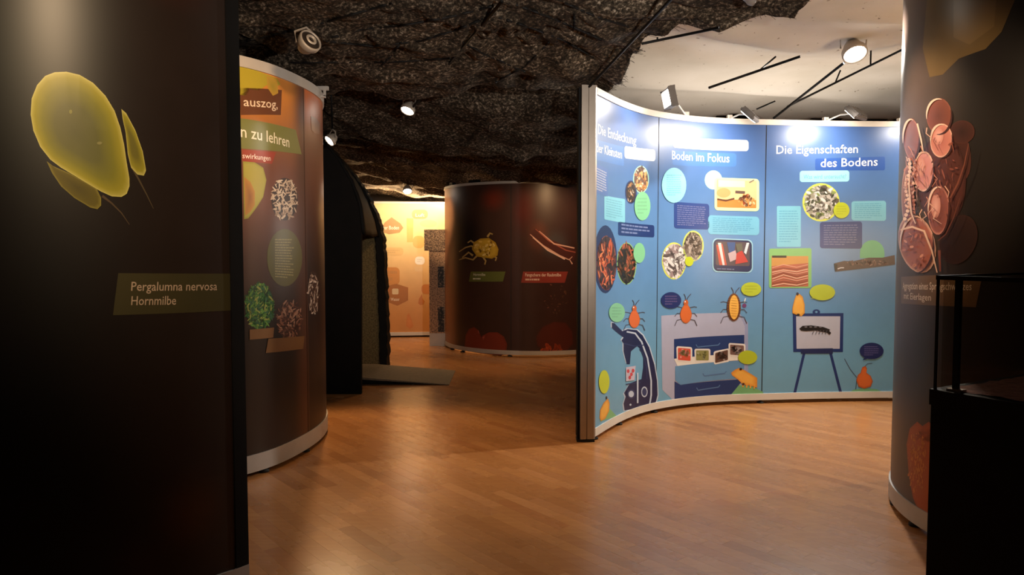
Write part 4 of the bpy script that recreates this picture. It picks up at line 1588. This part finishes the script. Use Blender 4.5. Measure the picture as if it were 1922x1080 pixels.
def orange_ink(s, z):
    return mixc(C(214, 150, 84), C(236, 206, 150), (z - 0.2) / 1.4)


ow = thing('display_wall', 'flat orange and cream printed wall at the far end of aisle', 'display wall', (-1.6, 10.85, 0))
PO = frame(ow, SO, HO, [], [0.6, 1.2, 2.2, 2.9], panel_col=orange_ink, mat=INK, nz=24, rail_h=0.05, top_h=0.03, rail_mat=CREAM)[0]
a = Art(SO, 0.001)
a.poly([(763, 410), (776, 410), (775, 455), (764, 455)], C(226, 180, 110))
a.ell(804, 420, 16, 7, C(232, 196, 136))
a.build('shape_print', PO)
for tl, br_, col, w in (((773, 394), (803, 411), C(178, 146, 104), 'Luft'),):
    a = Art(SO, 0.0014)
    a.rrect(tl, (br_[0], tl[1]), br_, (tl[0], br_[1]), col, 0.45)
    a.text(w, (780, 407), (797, 407), 6, C(245, 236, 220))
    a.build('title_lettering', PO)['label'] = 'small rounded sign with lettering'
a = Art(SO, 0.0014)
a.poly([(716, 428), (722, 418), (735, 408), (752, 420), (757, 428), (750, 437), (730, 440), (718, 436)], C(176, 140, 96))
a.text('Der Boden', (716, 431), (749, 431), 7, C(250, 244, 228))
a.build('title_lettering', PO)['label'] = 'pointed sign with lettering'
for k, (x0, y0, x1, y1, c) in enumerate(((722, 465, 757, 480, C(222, 186, 128)), (775, 443, 797, 466, C(230, 178, 110)), (779, 482, 797, 497, C(244, 236, 224)), (778, 500, 794, 510, C(226, 190, 140)),
                                        (718, 502, 750, 535, C(206, 142, 76)), (791, 534, 812, 552, C(204, 132, 76)))):
    a = Art(SO, 0.0012)
    a.rrect((x0, y0), (x1, y0), (x1, y1), (x0, y1), c, 0.4 if k != 4 else 0.25)
    if k in (0, 2, 4):
        a.rows((x0 + 4, y0 + 4), (x1 - 4, y0 + 4), (x1 - 4, y1 - 4), (x0 + 4, y1 - 4), 2, mixc(c, (0.3, 0.2, 0.1), 0.35), seed=k)
    a.build('text_box', PO)
a = Art(SO, 0.0014)
a.poly([(722, 538), (744, 533), (766, 540), (766, 564), (746, 574), (724, 566)], C(176, 114, 60))
a.rrect((736, 542), (748, 542), (748, 553), (736, 553), C(226, 200, 160), 0.2)
a.text('Wasser', (733, 565), (750, 565), 6, C(246, 230, 206))
a.build('title_lettering', PO)['label'] = 'brown hexagon with lettering'
a = Art(SO, 0.0014)
a.blob([(785, 570), (786, 562), (792, 552), (793, 560), (797, 566), (795, 572), (789, 573)], [(1, C(196, 122, 60)), (0, C(196, 122, 60))])
a.blob([(762, 612), (764, 592), (768, 588), (772, 600), (776, 612), (770, 618)], [(1, C(214, 134, 70)), (0, C(222, 144, 80))])
a.build('drop_print', PO)

# photo column beside the far tower
pc = thing('photo_pillar', 'narrow pillar with brown soil pictures, left of the far tower', 'pillar', (-1.02, 9.95, 0))
SOIL = noise_mat('soil_picture', 60, [(0.38, (0.16, 0.09, 0.05)), (0.5, (0.50, 0.29, 0.15)), (0.62, (0.66, 0.42, 0.24))], 0.5)
SOIL2 = noise_mat('dark_soil_picture', 60, [(0.40, (0.10, 0.06, 0.035)), (0.55, (0.36, 0.22, 0.12)), (0.68, (0.55, 0.38, 0.22))], 0.5)
DSOIL = noise_mat('black_root_picture', 40, [(0.44, (0.006, 0.005, 0.004)), (0.56, (0.05, 0.03, 0.02)), (0.66, (0.4, 0.28, 0.18))], 0.5)
bm = bmesh.new(); box(bm, (-1.10, 9.9, 0.0), (-0.86, 10.12, 0.17)); obj('base', bm, CREAM, pc)
bm = bmesh.new(); box(bm, (-1.10, 9.9, 0.17), (-0.86, 10.12, 1.27)); obj('body', bm, SOIL, pc)
bm = bmesh.new(); box(bm, (-1.16, 9.88, 1.27), (-0.86, 10.14, 1.55)); obj('head', bm, SOIL2, pc)
for z0, z1 in ((0.19, 0.52), (0.78, 1.06)):
    bm = bmesh.new(); box(bm, (-0.985, 9.893, z0), (-0.905, 9.90, z1)); obj('picture_field', bm, DSOIL, pc)

# ============================================================ 7. dark hut with a ramp
FELT = noise_mat('rough_felt', 60, [(0.35, (0.12, 0.09, 0.045)), (0.65, (0.24, 0.18, 0.09))], 0.95, bump=0.5, spec=0.1)
hut = thing('tunnel_hut', 'black arched hut with a rough felt inside, open to the aisle', 'hut', (-1.9, 7.2, 0))


def plate(name, outline, y0, y1, mat, parent):
    bm = bmesh.new()
    A_ = [bm.verts.new((x, y0, z)) for x, z in outline]
    B_ = [bm.verts.new((x, y1, z)) for x, z in outline]
    n = len(A_)
    bm.faces.new(A_)
    bm.faces.new(B_[::-1])
    for k in range(n):
        bm.faces.new((A_[k], B_[k], B_[(k + 1) % n], A_[(k + 1) % n]))
    bmesh.ops.triangulate(bm, faces=[f for f in bm.faces if len(f.verts) > 4])
    bmesh.ops.recalc_face_normals(bm, faces=bm.faces)
    return obj(name, bm, mat, parent)


def xz(px, py, Y):
    p_ = at_y(px, py, Y)
    return (p_.x, min(max(p_.z, 0.0), drape_z(p_.x, Y) - 0.05))


front = [xz(678, 742, 6.6), xz(678, 600, 6.6), xz(678, 440, 6.6), xz(672, 385, 6.6), xz(656, 340, 6.6), xz(632, 298, 6.6), xz(604, 266, 6.6), xz(570, 248, 6.6)]
plate('front_board', front + [(-2.6, front[-1][1]), (-2.6, 0.0)], 6.6, 6.65, BLACK, hut)
YB = 8.1
sil = [(727, 690), (727, 640), (726, 600), (724, 560), (723, 520), (721, 480), (718, 445), (710, 412), (700, 388), (690, 367), (679, 348), (662, 325), (640, 301), (620, 276), (605, 262), (580, 246)]
inner = [(x - 13, y) for x, y in sil]
back = [xz(x - 5, y + 1, YB) for x, y in sil]
plate('back_board', back + [(-2.9, back[-1][1]), (-2.9, 0.0)], YB, YB + 0.12, FELT, hut)
# ragged black edging
bm = bmesh.new()
rd = random.Random(9)
pts = []
for (a0, a1) in zip(sil, sil[1:]):
    for k in range(6):
        pts.append((a0[0] + (a1[0] - a0[0]) * k / 6, a0[1] + (a1[1] - a0[1]) * k / 6))
ring = []
for x, y in pts:
    j = rd.uniform(-1.6, 1.6)
    p_ = at_y(x + j, y, YB - 0.05)
    q_ = at_y(x - 14 + rd.uniform(-1, 1), y + (6 if y < 450 else 0), YB - 0.05)
    p_.z, q_.z = max(p_.z, 0), max(q_.z, 0)
    ring.append([bm.verts.new(v) for v in (p_, q_, q_ + Vector((0, 0.04, 0)), p_ + Vector((0.0, 0.2, 0)))])
for A_, B_ in zip(ring, ring[1:]):
    for k in range(4):
        bm.faces.new((A_[k], A_[(k + 1) % 4], B_[(k + 1) % 4], B_[k]))
bm.faces.new(ring[0]); bm.faces.new(ring[-1][::-1])
obj('ragged_edging', bm, BLACK, hut)['label'] = 'black ragged edging'
# roof skin from the front board to the back board, open below head height at the side
bm = bmesh.new()
nb = 24


def walk(poly, n, zmin):
    P_ = [Vector(q_) for q_ in poly if q_[1] > zmin]
    return resample(P_, sum((b_ - a_).length for a_, b_ in zip(P_, P_[1:])) / n)


fa = walk([(x - 0.01, z) for x, z in front], nb, 1.3)
ba = walk([(x - 0.03, z) for x, z in back], nb, 1.3)
k_ = min(len(fa), len(ba))
g_ = []
for i in range(k_):
    row = []
    for j in range(9):
        t = j / 8
        p2 = fa[i].lerp(ba[i], t)
        row.append(bm.verts.new((p2.x, 6.65 + (YB - 6.65) * t, p2.y + 0.012 * rd.uniform(-1, 1))))
    g_.append(row)
for i in range(k_ - 1):
    for j in range(8):
        bm.faces.new((g_[i][j], g_[i + 1][j], g_[i + 1][j + 1], g_[i][j + 1]))
ro_ = obj('roof_skin', bm, BLACK, hut, True)
so = ro_.modifiers.new('thickness', 'SOLIDIFY')
so.thickness = 0.03
bm = bmesh.new(); box(bm, (-2.95, 6.65, 0.0), (-2.9, 8.22, 2.3)); obj('rear_board', bm, BLACK, hut)

RAMPM = noise_mat('ribbed_ramp_rubber', 40, [(0.35, (0.17, 0.13, 0.085)), (0.65, (0.22, 0.17, 0.115))], 0.75)
rp = thing('entry_ramp', 'low grey brown wedge ramp leading into the black hut', 'ramp', (-1.0, 7.45, 0))
bm = bmesh.new()
xs = [(-2.88, 0.075), (-1.45, 0.075), (-0.6, 0.006)]
y0, y1 = 7.04, 7.86
T_ = [[bm.verts.new((x, y, z)) for y in (y0, y1)] for x, z in xs]
U_ = [[bm.verts.new((x, y, z - 0.02 if z > 0.02 else 0.0)) for y in (y0, y1)] for x, z in xs]
for i in range(2):
    bm.faces.new((T_[i][0], T_[i + 1][0], T_[i + 1][1], T_[i][1]))
    bm.faces.new((U_[i][0], U_[i][1], U_[i + 1][1], U_[i + 1][0]))
    bm.faces.new((T_[i][0], U_[i][0], U_[i + 1][0], T_[i + 1][0]))
    bm.faces.new((T_[i][1], T_[i + 1][1], U_[i + 1][1], U_[i][1]))
bm.faces.new((T_[2][0], U_[2][0], U_[2][1], T_[2][1])); bm.faces.new((T_[0][0], T_[0][1], U_[0][1], U_[0][0]))
obj('deck', bm, RAMPM, rp)
for y in (7.08, 7.80):
    bm = bmesh.new()
    v = box(bm, (-2.86, y, 0.0), (-1.45, y + 0.03, 0.055))
    obj('bearer', bm, BLACK, rp)
    bm = bmesh.new()
    A_ = [bm.verts.new(c) for c in ((-1.45, y, 0), (-0.75, y, 0), (-1.45, y, 0.055), (-1.45, y + 0.03, 0), (-0.75, y + 0.03, 0), (-1.45, y + 0.03, 0.055))]
    for f in ((0, 1, 2), (3, 5, 4), (0, 3, 4, 1), (1, 4, 5, 2), (0, 2, 5, 3)):
        bm.faces.new([A_[i] for i in f])
    obj('bearer', bm, BLACK, rp)

# ============================================================ 8. glass case on its black plinth
O_ = Vector((1.344, 2.37))
E1 = Vector((0.5, -0.87)).normalized()       # near side
E2 = Vector((0.87, 0.5)).normalized()        # far side
M = Matrix(((E1.x, E2.x, 0, O_.x), (E1.y, E2.y, 0, O_.y), (0, 0, 1, 0), (0, 0, 0, 1)))
LN, LF = 0.60, 0.62
case = thing('glass_case', 'black plinth carrying a low glass case, in front of the right tower', 'showcase', (O_.x + 0.3, O_.y, 0))
bm = bmesh.new(); box(bm, (0, 0, 0.0), (LN, LF, 0.80), M); obj('plinth', bm, BLACK, case)
bm = bmesh.new(); box(bm, (-0.004, -0.004, 0.80), (LN + 0.004, LF + 0.004, 0.85), M); obj('plinth_rim', bm, BLACK, case)
SANDM = noise_mat('red_earth', 50, [(0.35, (0.22, 0.075, 0.045)), (0.65, (0.36, 0.14, 0.09))], 0.9, bump=0.6)
bm = bmesh.new()
n = 20
gg = [[bm.verts.new(M @ Vector((0.03 + (LN - 0.06) * i / n, 0.03 + (LF - 0.06) * j / n, 0.853 + 0.006 * noise.noise(Vector((i * 0.6, j * 0.6, 0)))))) for j in range(n + 1)] for i in range(n + 1)]
for i in range(n):
    for j in range(n):
        bm.faces.new((gg[i][j], gg[i + 1][j], gg[i + 1][j + 1], gg[i][j + 1]))
obj('earth_bed', bm, SANDM, case, True)
gm, nt, b = new_mat('clear_pane', 0.02)
tcx = nt.nodes.new('ShaderNodeTexCoord')
nn = nd(nt, 'ShaderNodeTexNoise', Scale=8.0, Detail=3)
nt.links.new(tcx.outputs['Object'], nn.inputs['Vector'])
mr = nd(nt, 'ShaderNodeMapRange'); mr.inputs['To Min'].default_value = 0.02; mr.inputs['To Max'].default_value = 0.06
nt.links.new(nn.outputs['Fac'], mr.inputs['Value'])
gl = nd(nt, 'ShaderNodeBsdfGlossy'); gl.inputs['Color'].default_value = (0.9, 0.9, 0.9, 1)
nt.links.new(mr.outputs[0], gl.inputs['Roughness'])
tp = nd(nt, 'ShaderNodeBsdfTransparent'); tp.inputs['Color'].default_value = (0.86, 0.84, 0.81, 1)
lw = nd(nt, 'ShaderNodeLayerWeight', Blend=0.5)
pw = nd(nt, 'ShaderNodeMath', operation='POWER'); pw.inputs[1].default_value = 4.0
nt.links.new(lw.outputs['Facing'], pw.inputs[0])
fz = nd(nt, 'ShaderNodeMath', operation='MULTIPLY_ADD'); fz.inputs[1].default_value = 0.5; fz.inputs[2].default_value = 0.03
nt.links.new(pw.outputs[0], fz.inputs[0])
ms = nt.nodes.new('ShaderNodeMixShader')
nt.links.new(fz.outputs[0], ms.inputs[0]); nt.links.new(tp.outputs[0], ms.inputs[1]); nt.links.new(gl.outputs[0], ms.inputs[2])
nt.links.new(ms.outputs[0], nt.nodes['Material Output'].inputs['Surface'])
nt.nodes.remove(b)
GLASS = gm
g0, zt = 0.006, 1.215
for lo, hi in (((0.012, 0.012, 0.85), (LN - 0.012, 0.012 + g0, zt - 0.014)), ((0.012, LF - 0.012 - g0, 0.85), (LN - 0.012, LF - 0.012, zt - 0.014)),
               ((0.012, 0.03, 0.85), (0.012 + g0, LF - 0.03, zt - 0.014)), ((LN - 0.018, 0.03, 0.85), (LN - 0.012, LF - 0.03, zt - 0.014))):
    bm = bmesh.new(); box(bm, lo, hi, M); obj('glass_pane', bm, GLASS, case)
for lo, hi in (((0.004, 0.0, zt - 0.014), (LN - 0.004, 0.014, zt)), ((0.004, LF - 0.016, zt - 0.014), (LN - 0.004, LF - 0.002, zt)),
               ((0.0, 0.014, zt - 0.014), (0.014, LF - 0.014, zt)), ((LN - 0.016, 0.014, zt - 0.014), (LN - 0.002, LF - 0.014, zt))):
    bm = bmesh.new(); box(bm, lo, hi, M); obj('top_frame', bm, BLACK, case)
bm = bmesh.new(); box(bm, (0.014, 0.014, zt - 0.009), (LN - 0.016, LF - 0.016, zt - 0.003), M); obj('glass_lid', bm, GLASS, case)
for (x, y, w) in ((0.004, 0.004, 0.007), (0.052, 0.022, 0.016), (0.004, LF - 0.012, 0.008), (LN - 0.012, 0.004, 0.008), (LN - 0.012, LF - 0.012, 0.008)):
    bm = bmesh.new(); box(bm, (x, y, 0.85), (x + w, y + w, zt - 0.014), M); obj('corner_rod', bm, BLACK, case)
bm = bmesh.new(); box(bm, (0.040, 0.012, 0.85), (0.085, 0.045, 0.858), M); obj('hinge_plate', bm, ALU, case)


# ============================================================ 9. lamps
def spotlight(loc, aim, r, label, lit=True, lens=LENS, body=LAMPH, stem_to=None, group='small ceiling spotlights'):
    loc, aim = Vector(loc), Vector(aim)
    d = (aim - loc).normalized()
    R_ = (-d).to_track_quat('Z', 'Y').to_matrix().to_4x4()
    Mx = Matrix.Translation(loc) @ R_
    t = thing('ceiling_spotlight', label, 'spotlight', loc, group)
    L_ = r * 1.3
    bm = bmesh.new()
    lathe(bm, [(r * 0.86, 0.004), (r * 0.9, -0.012), (r, -0.010), (r * 1.02, 0.0), (r, r * 0.35), (r * 0.86, r * 0.55), (r * 0.82, r * 0.6), (r * 0.7, r * 0.95), (r * 0.45, L_), (0.001, L_ + 0.005)], Mx, 28)
    obj('housing', bm, body, t, True)
    bm = bmesh.new()
    rr = lathe(bm, [(r * 0.88, -0.004), (r * 0.5, -0.008), (0.001, -0.010)], Mx, 28)
    obj('lens', bm, lens if lit else DARKLENS, t, True)
    if not lit:
        bm = bmesh.new()
        lathe(bm, [(r * 0.5, -0.014), (r * 0.42, -0.020), (r * 0.30, -0.018), (r * 0.26, -0.010)], Mx, 24)
        obj('reflector_ring', bm, LAMPG, t, True)
    top = Vector(stem_to) if stem_to else loc + Vector((0, 0.03, r * 2.6))
    side = Vector((0, 0, 1)).cross(d).normalized()
    bm = bmesh.new()
    a0 = Mx @ Vector((0, 0, r * 0.6))
    tube(bm, [a0 + side * r * 1.05, a0 + side * r * 1.12 + Vector((0, 0, r * 0.9)), a0 + Vector((0, 0, r * 1.5)), a0 - side * r * 1.12 + Vector((0, 0, r * 0.9)), a0 - side * r * 1.05], 0.006, 8)
    obj('yoke', bm, body, t, True)
    bm = bmesh.new()
    tube(bm, [a0 + Vector((0, 0, r * 1.5)), (a0 + Vector((0, 0, r * 1.5))).lerp(top, 0.5), top], 0.008, 8)
    obj('stem', bm, CABLE, t, True)
    return t


S_ = SPOTS
cz = lambda p_: (p_[0], p_[1] + 0.05, drape_z(p_[0], p_[1] + 0.05) + 0.02)
spotlight(S_['mid'][0], Vector(S_['mid'][0]) + Vector((-0.28, -0.42, -0.85)), 0.058, 'lit spotlight with silvery arm at the end of the slanting rod', stem_to=(-0.90, 5.95, 2.50))
spotlight(S_['left'][0], Vector(S_['left'][0]) + Vector((-0.55, -0.45, -0.60)), 0.050, 'lit spotlight seen edge-on, beside brown wall above the black hut', stem_to=cz(S_['left'][0]))
spotlight(S_['small'][0], (0.05, 6.0, 1.7), 0.026, 'smallest lit spotlight, high in the middle of the fleece', stem_to=cz(S_['small'][0]))
spotlight(S_['far'][0], Vector(S_['far'][0]) + Vector((0.1, -0.5, -0.8)), 0.062, 'lit spotlight at the far end before the orange wall', stem_to=cz(S_['far'][0]))
spotlight(S_['white'][0], Vector(S_['white'][0]) + Vector((0.0, -0.55, -0.8)), 0.088, 'brightest lamp, lit oval disc below the pale sheet', stem_to=(2.56, 5.66, 2.80))
spotlight(S_['side'][0], S_['side'][1], 0.07, 'lit spotlight out of view beyond the right tower', stem_to=(4.05, 5.0, 2.78))
u_ = at_y(582, 77, 3.9)
spotlight(u_, u_ + Vector((0.6, -0.5, 0.35)), 0.06, 'unlit ceiling lamp with dark lens, top left of the passage', lit=False, body=LAMPG, stem_to=at_y(556, 55, 3.95))
t_ = at_y(1400, 6, 3.75)
spotlight((1.19, 3.74, 2.54), (1.95, 3.76, 2.33), 0.045, 'lamp at the top edge, turned away to shine on the right tower', body=LAMPG)
# the fill light added for the near left tower is unseen and has no fixture


def flood(loc, aim, label, attach):
    loc, aim = Vector(loc), Vector(aim)
    d = (aim - loc).normalized()
    R_ = (-d).to_track_quat('Z', 'Y').to_matrix().to_4x4()
    Mx = Matrix.Translation(loc) @ R_
    t = thing('flood_lamp', label, 'flood lamp', loc, 'flood lamps on the blue wall rail')
    bm = bmesh.new()
    vs = box(bm, (-0.095, -0.065, 0.0), (0.095, 0.065, 0.034), Mx)
    bmesh.ops.bevel(bm, geom=bm.edges[:], offset=0.008, segments=2, affect='EDGES')
    obj('housing', bm, LAMPG, t)
    bm = bmesh.new(); box(bm, (-0.08, -0.05, -0.003), (0.08, 0.05, 0.001), Mx); obj('lens', bm, LENS, t)
    for k in range(5):
        bm = bmesh.new(); box(bm, (-0.08 + 0.036 * k, -0.055, 0.034), (-0.074 + 0.036 * k, 0.055, 0.046), Mx); obj('cooling_fin', bm, LAMPG, t)
    bm = bmesh.new()
    a0 = Mx @ Vector((0, 0, 0.02))
    at_ = Vector(attach)
    tube(bm, [a0, a0.lerp(at_, 0.5) + Vector((0, 0, 0.02)), at_], 0.007, 8)
    obj('arm', bm, CREAM, t, True)
    bm = bmesh.new(); box(bm, (at_.x - 0.02, at_.y - 0.02, at_.z - 0.0), (at_.x + 0.02, at_.y + 0.02, at_.z + 0.03)); obj('clamp', bm, CREAM, t)
    return t


for (loc, aim, pw), lab, px in zip(FLOODS, ('left flood lamp on the blue wall, tilted steeply by the first panel', 'middle flood lamp over the second panel of blue wall',
                                            'flood lamp over the third panel, seen flat from behind', 'rightmost flood lamp, half hidden by the right tower'), (1290, 1370, 1550, 1690)):
    h_ = SB.hit(px, 300)
    at_ = SB.pos(h_[0], HB, -0.02)
    flood(loc, aim, lab, at_)
